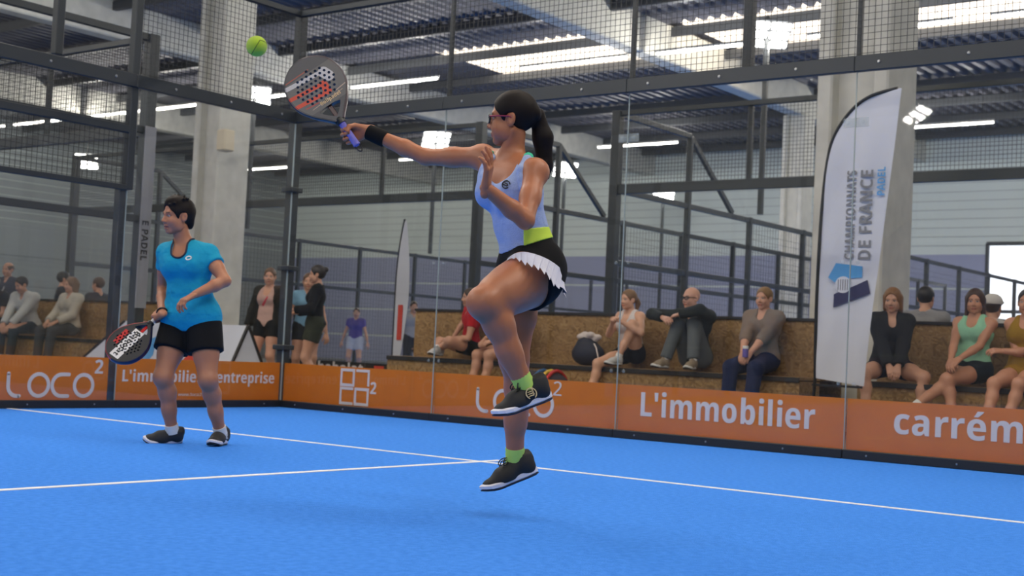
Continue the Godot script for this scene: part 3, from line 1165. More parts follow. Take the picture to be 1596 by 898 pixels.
func feather_flag() -> void:
	var t := thing("feather_flag", "tall white feather flag reading CHAMPIONNATS DE FRANCE PADEL on a black pole", "flag", Vector3(4.89, 0, -1.9))
	# the cloth: a curved edge on the pole side, straight on the right; slightly wavy
	var lft := [Vector2(0.012, 0.56), Vector2(0.0, 1.0), Vector2(0.0, 1.43), Vector2(0.012, 2.0), Vector2(0.05, 2.50), Vector2(0.12, 2.77), Vector2(0.275, 2.98), Vector2(0.45, 3.09), Vector2(0.69, 3.14)]
	var line: Array = []
	for i in 41:
		var f := i / 40.0 * 8.0
		var k := mini(int(f), 7)
		line.append(lft[k].cubic_interpolate(lft[k + 1], lft[maxi(k - 1, 0)], lft[mini(k + 2, 8)], f - k))
	var b := Mb.new()
	var rows: Array = []
	for p in line:
		var row: Array = []
		for j in 13:
			var s := j / 12.0
			var x := lerpf(p.x, 0.46 + 0.26 * clampf((p.y - 0.55) / 2.6, 0.0, 1.0), s)
			var y: float = p.y if j < 12 else p.y
			row.append(Vector3(x, y + (-0.05 * s if p.y < 0.7 else 0.0), 0.006 * sin(7.0 * x + 3.0 * p.y) + 0.005 * sin(19.0 * (x - 0.4 * p.y))))
		rows.append(row)
	for i in 40:
		for j in 12:
			var q := [rows[i][j], rows[i][j + 1], rows[i + 1][j + 1], rows[i + 1][j]]
			b.quad(q[0], q[1], q[2], q[3], Vector3.BACK)
			b.quad(q[0] - Vector3(0, 0, 0.002), q[1] - Vector3(0, 0, 0.002), q[2] - Vector3(0, 0, 0.002), q[3] - Vector3(0, 0, 0.002), Vector3.FORWARD)
	put("cloth", b, M.flag_white, t)
	b = Mb.new()
	var pole: Array = [Vector3(-0.02, 0.04, -0.002)]
	for p in line:
		pole.append(Vector3(p.x - 0.008, p.y + 0.006, 0.0))
	b.tube(pole, 0.016, 8)
	put("pole", b, M.black_plastic, t)
	b = Mb.new()
	for a in [0.4, 1.9, 3.5, 5.0]:
		b.bar(Vector3(-0.02, 0.05, 0), Vector3(-0.02 + cos(a) * 0.4, 0.012, sin(a) * 0.4), 0.02, 0.03, 0.004)
	b.bar(Vector3(-0.02, 0.50, 0.0), Vector3(0.45, 0.50, 0.0), 0.02, 0.02)
	put("base", b, M.black_plastic, t)
	var up := Basis(Vector3.BACK, PI / 2)
	for q in [["CHAMPIONNATS", 0.335, 1.63, 0.085, 0.80, M.logo_grey], ["DE FRANCE", 0.49, 1.63, 0.115, 0.80, M.logo_grey], ["PADEL", 0.60, 2.20, 0.07, 0.25, M.logo_blue]]:
		var o := lettering("lettering", q[0], q[3], 0.003, Transform3D(up, Vector3(q[1], q[2], 0.014)), q[5], t)
		var box: AABB = o.mesh.get_aabb()
		o.transform.basis.x *= q[4] / box.size.x
		o.transform.origin = Vector3(q[1], q[2], 0.014) - o.transform.basis * Vector3(box.position.x, box.position.y, 0)
	var z := Transform3D(Basis.IDENTITY, Vector3(0, 0, 0.0125))
	b = Mb.new()
	b.prism(PackedVector2Array([Vector2(0.10, 1.47), Vector2(0.17, 1.60), Vector2(0.42, 1.57), Vector2(0.42, 1.47), Vector2(0.28, 1.46), Vector2(0.2, 1.40)]), 0.003, z)
	put("emblem_blue", b, M.logo_blue, t)
	b = Mb.new()
	b.prism(PackedVector2Array([Vector2(0.16, 1.20), Vector2(0.16, 1.32), Vector2(0.36, 1.40), Vector2(0.47, 1.45), Vector2(0.5, 1.33)]), 0.003, z)
	put("emblem_navy", b, M.logo_navy, t)
	b = Mb.new()
	b.disc(Vector2(0.245, 1.405), 0.075, 0.003, z.translated(Vector3(0, 0, 0.003)), 24)
	put("emblem_racket", b, M.flag_white, t)
	b = Mb.new()
	for k in 5:
		b.stroke([Vector2(0.2 + 0.022 * k, 1.36), Vector2(0.2 + 0.022 * k, 1.45)], 0.008, 0.003, z.translated(Vector3(0, 0, 0.005)))
	tag(put("emblem_strings", b, M.logo_grey, t), "", "", "", "stuff")
	# the narrow flag further back, seen nearly edge-on
	t = thing("feather_flag", "narrow white feather flag with red lettering behind the left end of the bench", "flag", Vector3(-2.95, 0, -4.9), -0.31)
	b = Mb.new()
	var prev: Array = []
	for i in 21:
		var y := 0.5 + 1.95 * i / 20.0
		var bend := 0.16 * pow(maxf(0.0, (i - 12) / 8.0), 2.0)
		var row := [Vector3(bend, y, 0), Vector3(0.24 + 0.16 * sin(PI * i / 20.0), y, 0.02)]
		if prev:
			b.quad(prev[0], prev[1], row[1], row[0], Vector3.BACK)
			b.quad(prev[0] - Vector3(0, 0, 0.003), prev[1] - Vector3(0, 0, 0.003), row[1] - Vector3(0, 0, 0.003), row[0] - Vector3(0, 0, 0.003), Vector3.FORWARD)
		prev = row
	put("cloth", b, M.flag_white, t)
	b = Mb.new()
	b.box(Vector3(0.19, 1.0, 0.02), Vector3(0.13, 0.5, 0.004))
	put("red_panel", b, M.flag_red, t)
	b = Mb.new()
	var pp: Array = []
	for i in 21:
		pp.append(Vector3(-0.01 + 0.16 * pow(maxf(0.0, (i - 12) / 8.0), 2.0), 0.02 + 2.46 * i / 20.0, 0))
	b.tube(pp, 0.014, 8)
	put("pole", b, M.black_plastic, t)
	b = Mb.new(); b.lathe([Vector2(0, 0), Vector2(0.2, 0), Vector2(0.2, 0.03), Vector2(0.03, 0.06), Vector2(0, 0.06)], 20)
	put("base", b, M.black_plastic, t)


func small_things() -> void:
	# tent-shaped board in the corridor
	var t := thing("tent_board", "white tent-shaped advertising board behind the turquoise player", "board", Vector3(-2.9, 0, -1.2))
	var b := Mb.new()
	var ridge := [Vector3(-1.28, 0.82, 0), Vector3(1.02, 0.82, 0)]
	var f := [Vector3(-2.05, 0.01, 0.42), Vector3(1.05, 0.01, 0.42)]
	var r := [Vector3(-2.05, 0.01, -0.42), Vector3(1.05, 0.01, -0.42)]
	b.quad(f[0], f[1], ridge[1], ridge[0], Vector3(0, 0.4, 1)); b.quad(r[0], r[1], ridge[1], ridge[0], Vector3(0, 0.4, -1))
	b.flat(f[0], r[0], ridge[0], Vector3.LEFT); b.flat(f[1], r[1], ridge[1], Vector3.RIGHT)
	put("cover", b, M.flag_white, t)
	b = Mb.new()
	for q in [[f[1], ridge[1]], [r[1], ridge[1]], [f[1], r[1]], [f[0], ridge[0]]]:
		b.bar(q[0], q[1], 0.03, 0.03)
	put("frame", b, M.black_plastic, t)
	var lean := Basis(Vector3.RIGHT, -atan2(0.42, 0.81))
	b = Mb.new()
	b.prism(PackedVector2Array([Vector2(-1.05, 0.12), Vector2(-0.62, 0.12), Vector2(-0.42, 0.45), Vector2(-0.5, 0.72), Vector2(-0.75, 0.6)]), 0.004, Transform3D(lean, Vector3(0, 0.01, 0.422)))
	put("blue_print", b, M.logo_blue, t)
	b = Mb.new()
	b.prism(PackedVector2Array([Vector2(0.12, 0.3), Vector2(0.42, 0.3), Vector2(0.27, 0.62)]), 0.004, Transform3D(lean, Vector3(0, 0.01, 0.422)))
	put("orange_print", b, M.flag_red, t)
	# bags, bottle and can on and before the bench
	mat("bag_navy", rgb(24, 28, 46), 0.7); mat("bag_pale", rgb(206, 196, 190), 0.8); mat("bag_yellow", rgb(222, 186, 70), 0.6); mat("bag_blue", rgb(38, 92, 140), 0.6)
	t = thing("gym_bag", "navy bag with a pale towel on the bench beside the girl in a white vest", "bag", Vector3(1.78, 0.552, -2.86))
	var s := Sdf.new(); s.cell = 0.014
	s.ell(Vector3(1.78, 0.68, -2.86), Vector3(0.2, 0.135, 0.13), Basis.IDENTITY, 0.03); s.ell(Vector3(1.76, 0.76, -2.86), Vector3(0.13, 0.12, 0.10), Basis.IDENTITY, 0.03); s.cut(Vector3(0, 0.553, 0), Vector3.DOWN)
	later("body", [s], M.bag_navy, t, t.position)
	s = Sdf.new(); s.cell = 0.012
	for k in 7:
		s.ell(Vector3(1.70 + 0.03 * k, 0.865 + 0.03 * sin(k * 2.1), -2.86 + 0.03 * cos(k * 1.7)), Vector3(0.05, 0.035, 0.05), Basis.IDENTITY, 0.015)
	later("towel", [s], M.bag_pale, t, t.position)
	b = Mb.new()
	b.tube([Vector3(0.12, 0.24, 0.07), Vector3(0.17, 0.2, 0.1), Vector3(0.2, 0.1, 0.1), Vector3(0.18, 0.03, 0.1)], 0.009, 6)
	put("strap", b, M.bag_pale, t)
	t = thing("sports_bag", "dark sports bag with blue and yellow trim behind the banner, below the bench", "bag", Vector3(1.75, 0, -2.25))
	s = Sdf.new(); s.cell = 0.016
	s.cap(Vector3(1.45, 0.25, -2.25), Vector3(1.75, 0.27, -2.25), 0.23, 0.2, 0.03); s.cut(Vector3(0, 0.003, 0), Vector3.DOWN)
	later("body", [s], M.bag_navy, t, t.position)
	for q in [[-0.12, M.bag_blue], [-0.02, M.bag_yellow], [0.05, M.red_plastic]]:
		b = Mb.new()
		var pts: Array = []
		for k in 9:
			var a := PI * k / 8.0
			pts.append(Vector3(q[0], 0.262 + 0.222 * sin(a), 0.222 * cos(a)))
		b.tube(pts, 0.02, 6)
		put("trim", b, q[1], t)
	t = thing("water_bottle", "red water bottle on the bench behind the jumping player", "bottle", Vector3(0.95, 0.551, -2.75))
	b = Mb.new(); b.lathe([Vector2(0, 0), Vector2(0.033, 0), Vector2(0.036, 0.02), Vector2(0.036, 0.13), Vector2(0.028, 0.16), Vector2(0.02, 0.17)], 16)
	put("body", b, M.red_plastic, t)
	b = Mb.new(); b.lathe([Vector2(0.022, 0.168), Vector2(0.022, 0.195), Vector2(0.012, 0.2), Vector2(0.012, 0.215), Vector2(0, 0.216)], 14)
	put("cap", b, M.red_plastic, t)
	# the strip of letters on the next court's corner post
	t = thing("post_sign", "narrow grey sign with stacked letters ending PADEL on a steel post", "sign", Vector3(-2.34, 0.95, 0.0), PI / 2)
	b = Mb.new(); b.box(Vector3(0, 1.02, 0.012), Vector3(0.15, 2.04, 0.012), 0.003)
	put("board", b, M.logo_grey, t)
	var o := lettering("lettering", "E PADEL", 0.085, 0.003, Transform3D(Basis(Vector3.BACK, -PI / 2), Vector3(-0.04, 0.95, 0.02)), M.black_print, t)
	fit_down(o)


func fit_down(o: MeshInstance3D) -> void:
	var box: AABB = o.mesh.get_aabb()
	o.transform.origin = Vector3(-0.045, 0.98, 0.02) - o.transform.basis * Vector3(box.position.x, box.position.y, 0)


func frame(fwd: Vector3, up: Vector3) -> Basis:
	# x to the person's left, y up, z forward
	var z := fwd.normalized()
	var x := up.cross(z).normalized()
	return Basis(x, z.cross(x), z)


func face_paint(at: Transform3D, s: float, skin: Color, hair: Color, lips: Color, bald_brow := false) -> Callable:
	var inv := at.affine_inverse()
	var f := FastNoiseLite.new()
	f.seed = 21; f.frequency = 60.0
	return func(p: Vector3) -> Color:
		var q: Vector3 = inv * p / s
		var c := skin * (1.0 + 0.06 * f.get_noise_3d(p.x, p.y, p.z))
		c.a = 1.0
		var ax := absf(q.x)
		if q.z > 0.05:
			var eye := Vector2((ax - 0.031) / 0.0145, (q.y - 0.002) / 0.0062).length()
			if eye < 1.0:
				c = Color(0.40, 0.37, 0.35)
				if Vector2(ax - 0.0305, q.y - 0.002).length() < 0.0062:
					c = Color(0.02, 0.013, 0.01)
			elif eye < 1.35 and q.y > 0.002:
				c = skin * 0.35
				c.a = 1.0
			var arch := 0.023 - 6.0 * pow(ax - 0.03, 2.0)
			if absf(q.y - arch) < 0.0042 and ax > 0.012 and ax < 0.048:
				c = hair.lerp(skin, 0.3)
			if Vector2(q.x / 0.024, (q.y + 0.067) / 0.0115).length() < 1.0 and q.z > 0.07:
				c = lips if absf(q.y + 0.067) > 0.0016 else lips * 0.4
				c.a = 1.0
		return c


func head_sdf(at: Transform3D, s: float, cell: float, mouth_open := 0.0) -> Sdf:
	var S := Sdf.new()
	S.cell = cell
	var b := at.basis
	var P := func(x: float, y: float, z: float) -> Vector3: return at * (Vector3(x, y, z) * s)
	S.ell(P.call(0, 0.035, -0.012), Vector3(0.074, 0.086, 0.094) * s, b, 0.02 * s)
	S.ell(P.call(0, -0.028, 0.022), Vector3(0.060, 0.082, 0.063) * s, b, 0.02 * s)
	S.ell(P.call(0, -0.094, 0.058), Vector3(0.024, 0.019, 0.022) * s, b, 0.022 * s)
	for k in [-1.0, 1.0]:
		S.ell(P.call(k * 0.043, -0.06, 0.008), Vector3(0.020, 0.032, 0.030) * s, b, 0.03 * s)
		S.ell(P.call(k * 0.034, -0.032, 0.058), Vector3(0.024, 0.024, 0.022) * s, b, 0.022 * s)
	S.cap(P.call(-0.034, 0.021, 0.070), P.call(0.034, 0.021, 0.070), 0.014 * s, 0.014 * s, 0.016 * s)
	S.cap(P.call(0, 0.010, 0.080), P.call(0, -0.029, 0.098), 0.008 * s, 0.0115 * s, 0.012 * s)
	for k in [-1.0, 1.0]:
		S.ell(P.call(k * 0.012, -0.035, 0.088), Vector3(0.009, 0.008, 0.011) * s, b, 0.008 * s)
		S.ell(P.call(k * 0.031, 0.004, 0.093), Vector3(0.017, 0.010, 0.016) * s, b, 0.010 * s, 1)
		S.ell(P.call(k * 0.031, 0.002, 0.0685), Vector3(0.0145, 0.0125, 0.0125) * s, b, 0.003 * s)
		S.ell(P.call(k * 0.0755, -0.006, -0.010), Vector3(0.010, 0.031, 0.019) * s, b * Basis(Vector3.UP, -k * 0.45) * Basis(Vector3.RIGHT, -0.2), 0.006 * s)
		S.ell(P.call(k * 0.086, -0.004, -0.006), Vector3(0.007, 0.019, 0.010) * s, b * Basis(Vector3.UP, -k * 0.45), 0.004 * s, 1)
	S.cap(P.call(-0.016, -0.0615, 0.081), P.call(0.016, -0.0615, 0.081), 0.0065 * s, 0.0065 * s, 0.006 * s)
	S.cap(P.call(-0.013, -0.0735 - 0.006 * mouth_open, 0.079), P.call(0.013, -0.0735 - 0.006 * mouth_open, 0.079), 0.007 * s, 0.007 * s, 0.006 * s)
	S.ell(P.call(0, -0.0675, 0.094), Vector3(0.021, 0.0028 + 0.006 * mouth_open, 0.010) * s, b, 0.003 * s, 1)
	return S


func hair_sdf(at: Transform3D, s: float, cell: float, style: String) -> Sdf:
	var S := Sdf.new()
	S.cell = cell
	var b := at.basis
	var P := func(x: float, y: float, z: float) -> Vector3: return at * (Vector3(x, y, z) * s)
	var thick := 0.007 if style == "pony" or style == "crop" or style == "fringe" else 0.010
	S.ell(P.call(0, 0.037, -0.014), (Vector3(0.075, 0.087, 0.096) + Vector3.ONE * thick) * s, b, 0.01)
	if style == "short":
		# tousled on top, cropped at the neck
		S.ell(P.call(0.01, 0.095, 0.02), Vector3(0.062, 0.040, 0.062) * s, b, 0.02)
		S.ell(P.call(0, -0.03, -0.075), Vector3(0.055, 0.055, 0.03) * s, b, 0.02)
		var r := RandomNumberGenerator.new()
		r.seed = 3
		for k in 26:
			var a := r.randf_range(-2.0, 2.0); var e := r.randf_range(0.35, 1.3)
			var d := Vector3(sin(a) * cos(e), sin(e), cos(a) * cos(e) * 0.9)
			var c := Vector3(0, 0.037, -0.014) + d * Vector3(0.083, 0.094, 0.104)
			S.cap(P.call(c.x, c.y, c.z), P.call(c.x + d.x * 0.022 + 0.008, c.y + d.y * 0.016, c.z + d.z * 0.022), 0.011 * s, 0.004 * s, 0.008)
	elif style == "pony":
		S.ell(P.call(0, 0.03, -0.105), Vector3(0.03, 0.03, 0.022) * s, b, 0.012)
	elif style == "bob" or style == "long":
		var low := -0.075 if style == "bob" else -0.15
		for k in [-1.0, 1.0]:
			S.cap(P.call(k * 0.072, 0.04, 0.0), P.call(k * 0.074, low, -0.018), 0.019 * s, 0.02 * s, 0.02)
			S.cap(P.call(k * 0.05, 0.02, -0.07), P.call(k * 0.058, low - 0.02, -0.06), 0.042 * s, 0.036 * s, 0.03)
		S.cap(P.call(0, 0.02, -0.085), P.call(0, low - 0.03, -0.075), 0.045 * s, 0.038 * s, 0.03)
	elif style == "bun":
		S.ell(P.call(0, 0.075, -0.11), Vector3.ONE * 0.036 * s, b, 0.01)
	# the face and, unless covered, the ears stay free
	S.ell(P.call(0, -0.022, 0.103), Vector3(0.071, 0.098, 0.072) * s, b, 0.008, 1)
	if style in ["short", "crop", "pony", "bun"]:
		S.ell(P.call(0, -0.03, 0.075), Vector3(0.095, 0.075, 0.055) * s, b, 0.008, 1)
	S.ell(P.call(0, -0.085, 0.045), Vector3(0.085 if style in ["short", "pony", "crop", "fringe", "bun"] else 0.058, 0.055, 0.075) * s, b, 0.008, 1)
	if style in ["short", "pony", "crop", "fringe", "bun"]:
		for k in [-1.0, 1.0]:
			S.ell(P.call(k * 0.085, -0.012, 0.0), Vector3(0.028, 0.038, 0.027) * s, b, 0.006, 1)
		S.cut(P.call(0, -0.072, -0.06), b * Vector3(0, -1, 0.25))
	if style == "fringe":
		S.ell(P.call(0, 0.11, 0.01), Vector3(0.078, 0.075, 0.105) * s, b, 0.008, 1)
	return S


func hand_sdf(wrist: Vector3, dir: Vector3, dorsal: Vector3, left: bool, s: float, cell: float, curl: Array, spread := 0.06, thumb := 0.0, joints := [1.0, 1.0, 1.0]) -> Sdf:
	# curl: bend of each finger in degrees per joint, from the index finger on
	var S := Sdf.new()
	S.cell = cell
	var z := dir.normalized()
	var y := (dorsal - z * dorsal.dot(z)).normalized()
	var B := Basis(y.cross(z), y, z)
	var t := -1.0 if left else 1.0          # the thumb's side along x
	var P := func(v: Vector3) -> Vector3: return wrist + B * (v * s)
	S.cap(P.call(Vector3(0, 0, -0.02)), P.call(Vector3(0, 0, 0.02)), 0.025 * s, 0.024 * s, 0.012, B.y, 0.72)
	var base := [0.031, 0.0105, -0.0105, -0.029]
	var reach := [0.072, 0.081, 0.075, 0.058]
	for i in 4:
		var x: float = base[i] * t
		var k := Vector3(x, 0.002 if i in [1, 2] else -0.001, 0.084 - 0.004 * absf(i - 1.2))
		S.cap(P.call(Vector3(x * 0.55, 0, 0.012)), P.call(k), 0.0135 * s, 0.0115 * s, 0.010)
		var a := 0.0
		var p := k
		var out: float = spread * t * (1.5 - i)
		for j in 3:
			a += deg_to_rad(curl[i]) * joints[j]
			var l: float = reach[i] * [0.46, 0.30, 0.24][j]
			var d := Vector3(sin(out) * cos(a), -sin(a), cos(out) * cos(a))
			var q := p + d * l
			S.cap(P.call(p), P.call(q), (0.0098 - 0.0009 * j) * s, (0.0090 - 0.0011 * j) * s, 0.004)
			p = q
	S.cap(P.call(Vector3(0.018 * t, -0.010, 0.012)), P.call(Vector3(0.036 * t, -0.014, 0.045)), 0.016 * s, 0.0135 * s, 0.012)
	var d1 := Vector3(0.62 * t, -0.25, 0.74).lerp(Vector3(0.05 * t, -0.75, 0.65), thumb).normalized()
	var d2 := Vector3(0.35 * t, -0.25, 0.90).lerp(Vector3(-0.75 * t, -0.55, 0.35), thumb).normalized()
	var p0 := Vector3(0.036 * t, -0.014, 0.045)
	var p1 := p0 + d1 * 0.034
	S.cap(P.call(p0), P.call(p1), 0.0125 * s, 0.0108 * s, 0.006)
	S.cap(P.call(p1), P.call(p1 + d2 * 0.026), 0.0108 * s, 0.0085 * s, 0.004)
	return S


func torso(S: Sdf, J: Dictionary, g: float, woman: bool, low := true) -> void:
	var ac: Vector3 = (J.shL - J.shR).normalized()
	var up: Vector3 = (J.neck - J.pelvis).normalized()
	var f := ac.cross(up).normalized()
	var ah: Vector3 = (J.hpL - J.hpR).normalized()
	var fh := ah.cross(up).normalized()
	var am := (ac + ah).normalized()
	var w := (0.062 if woman else 0.082) * g
	S.cap(J.chest - ac * w, J.chest + ac * w, 0.104 * g, 0.104 * g, 0.06, f, 0.88)
	S.cap(J.chest + up * 0.06 * g - ac * w * 1.05, J.chest + up * 0.06 * g + ac * w * 1.05, 0.084 * g, 0.084 * g, 0.05, f, 0.88)
	S.cap(J.waist - am * 0.048 * g, J.waist + am * 0.048 * g, 0.090 * g, 0.090 * g, 0.06, f, 0.92)
	if low:
		S.cap(J.pelvis - ah * 0.064 * g, J.pelvis + ah * 0.064 * g, 0.106 * g, 0.106 * g, 0.06, fh, 0.95)
		for k in [-1.0, 1.0]:
			S.ell(J.pelvis + ah * 0.062 * k * g - fh * 0.045 * g - up * 0.05 * g, Vector3(0.078, 0.085, 0.078) * g, Basis.IDENTITY, 0.04)
	if woman:
		for k in [-1.0, 1.0]:
			S.ell(J.chest + ac * 0.068 * k * g + f * 0.068 * g - up * 0.004, Vector3(0.052, 0.055, 0.050) * g, Basis(ac, up, f), 0.035)


func girdle(S: Sdf, J: Dictionary, g: float) -> void:
	# shoulders, from the neck outwards
	var up: Vector3 = (J.neck - J.pelvis).normalized()
	for e in [J.shL, J.shR]:
		var at: Vector3 = J.neck - up * 0.018
		S.cap(at, e - up * 0.004, 0.044 * g, 0.046 * g, 0.03)
		S.ell(e, Vector3.ONE * 0.053 * g, Basis.IDENTITY, 0.03)
		S.cap(e, J.chest, 0.045 * g, 0.06 * g, 0.04)


func arm(S: Sdf, sh: Vector3, el: Vector3, wr: Vector3, g: float) -> void:
	S.cap(sh, sh.lerp(el, 0.55), 0.048 * g, 0.043 * g, 0.02)
	S.cap(sh.lerp(el, 0.5), el, 0.043 * g, 0.036 * g, 0.02)
	S.cap(el, el.lerp(wr, 0.35), 0.036 * g, 0.038 * g, 0.015)
	S.cap(el.lerp(wr, 0.35), wr, 0.038 * g, 0.0255 * g, 0.015)


func leg(S: Sdf, hp: Vector3, kn: Vector3, an: Vector3, g: float, back: Vector3) -> void:
	S.cap(hp, hp.lerp(kn, 0.5), 0.088 * g, 0.075 * g, 0.03)
	S.cap(hp.lerp(kn, 0.5), kn, 0.076 * g, 0.056 * g, 0.03)
	S.ell(kn, Vector3.ONE * 0.0525 * g, Basis.IDENTITY, 0.03)
	var calf := kn.lerp(an, 0.30) + back * 0.018 * g
	S.cap(kn, calf, 0.050 * g, 0.053 * g, 0.025)
	S.cap(calf, kn.lerp(an, 0.65) + back * 0.008, 0.053 * g, 0.042 * g, 0.025)
	S.cap(kn.lerp(an, 0.6), an, 0.043 * g, 0.034 * g, 0.025)


func knee_back(hp: Vector3, kn: Vector3, an: Vector3, fwd: Vector3) -> Vector3:
	# where the calf bulges: behind the shin
	var d := (an - kn).normalized()
	var b := (hp.lerp(an, 0.5) - kn)
	b -= d * b.dot(d)
	if b.length() < 0.02:
		b = -fwd - d * (-fwd).dot(d)
	return b.normalized()


func shoe(t: Node3D, origin: Vector3, he: Vector3, to: Vector3, an: Vector3, upper: Material, mid: Material, out: Material, cell := 0.006, lace: Material = null, bow := false) -> Transform3D:
	# he, to: the sole's ends under heel and toe
	var z := (to - he).normalized()
	var y := (an - he) - z * (an - he).dot(z)
	y = y.normalized()
	var at := Transform3D(Basis(y.cross(z), y, z), he)
	var k := he.distance_to(to) / 0.27
	var holder := Node3D.new()
	holder.name = "shoe"
	t.add_child(holder, true)
	var P := func(a: float, b: float, c: float) -> Vector3: return at * (Vector3(a, b, c) * k)
	var S := Sdf.new()
	S.cell = cell
	S.cap(P.call(0, 0.045, 0.040), P.call(0, 0.085, 0.040), 0.036 * k, 0.034 * k, 0.02)
	S.cap(P.call(0, 0.058, 0.06), P.call(0, 0.050, 0.16), 0.043 * k, 0.038 * k, 0.03)
	S.cap(P.call(0.002, 0.030, 0.15), P.call(0, 0.028, 0.222), 0.044 * k, 0.038 * k, 0.03, at.basis.y, 0.8)
	S.cap(P.call(0, 0.075, 0.055), P.call(0, 0.102, 0.048), 0.041 * k, 0.037 * k, 0.015, Vector3.ZERO, 1.0, 2)
	S.cap(P.call(0, 0.075, 0.10), P.call(0, 0.104, 0.082), 0.024 * k, 0.018 * k, 0.015)
	S.cap(P.call(0, 0.105, 0.02), P.call(0, 0.08, 0.02), 0.014 * k, 0.018 * k, 0.015)
	S.cut(P.call(0, 0.018, 0), -at.basis.y)
	later("upper", [S], upper, holder, origin)
	var half := [[0.0, 0.004], [0.012, 0.02], [0.05, 0.033], [0.11, 0.034], [0.15, 0.038], [0.195, 0.047], [0.23, 0.044], [0.255, 0.03], [0.268, 0.012], [0.27, 0.003]]
	for lay in [[0.009, 0.029, 1.05, mid, "midsole"], [0.0, 0.011, 1.03, out, "outsole"]]:
		var b := Mb.new()
		var rings: Array = []
		for e in [[lay[0], 0.93], [lay[0] + 0.004, 1.0], [lay[1] - 0.004, 1.0], [lay[1], 0.92]]:
			var ring: Array = []
			for side in [1.0, -1.0]:
				var hs := half.duplicate()
				if side < 0.0:
					hs.reverse()
				for h in hs:
					var lift := 0.016 * pow(maxf(0.0, (h[0] - 0.19) / 0.08), 2.0)
					ring.append(at * (Vector3(side * h[1] * lay[2] * e[1] * (1.0 if side > 0 else 0.94), e[0] + lift + (0.008 if lay[1] > 0.02 and h[0] < 0.1 and e[0] > 0.02 else 0.0), (h[0] - 0.135) * e[1] + 0.135) * k) - origin)
			rings.append(ring)
		var c := at * (Vector3(0, 0.02, 0.135) * k) - origin
		for r in 3:
			for i in rings[0].size():
				var j: int = (i + 1) % rings[0].size()
				b.quad(rings[r][i], rings[r][j], rings[r + 1][j], rings[r + 1][i], rings[r][i] - c - at.basis.y * (rings[r][i] - c).dot(at.basis.y))
		for i in range(1, rings[0].size() - 1):
			b.flat(rings[0][0], rings[0][i], rings[0][i + 1], -at.basis.y)
			b.flat(rings[3][0], rings[3][i], rings[3][i + 1], at.basis.y)
		put(lay[4], b, lay[3], holder)
	if lace:
		for i in 4:
			var b := Mb.new()
			var zz := 0.105 + 0.020 * i; var yy := 0.097 - 0.0085 * i
			var pts: Array = []
			for q in 7:
				var a := -1.0 + q / 3.0
				pts.append(P.call(a * 0.024, yy - 0.012 * a * a + 0.002, zz + (0.007 * a if i % 2 else -0.007 * a)) - origin)
			b.tube(pts, 0.0028 * k, 5)
			put("lace", b, lace, holder)
		if bow:
			for side in [-1.0, 1.0]:
				var b := Mb.new()
				var pts: Array = []
				for q in 13:
					var a := TAU * q / 12.0
					pts.append(P.call(side * (0.018 - 0.018 * cos(a)) + side * 0.004, 0.108 + 0.012 * sin(a) - 0.006 * (1.0 - cos(a)), 0.112 + 0.022 * (1.0 - cos(a)) * 0.8) - origin)
				b.tube(pts, 0.0026 * k, 5)
				b.tube([P.call(0, 0.106, 0.112) - origin, P.call(side * 0.02, 0.105, 0.135) - origin, P.call(side * 0.03, 0.082, 0.152) - origin], 0.0026 * k, 5)
				put("lace_bow", b, lace, holder)
	return at


func reach(a: Vector3, target: Vector3, l1: float, l2: float, pole: Vector3) -> Array:
	# the middle joint and the end of a two-bone limb
	var d := target - a
	var l := clampf(d.length(), absf(l1 - l2) + 0.01, (l1 + l2) * 0.999)
	d = d.normalized()
	var x := (l1 * l1 - l2 * l2 + l * l) / (2.0 * l)
	var h := sqrt(maxf(0.0, l1 * l1 - x * x))
	var n := (pole - d * pole.dot(d)).normalized()
	return [a + d * x + n * h, a + d * l]


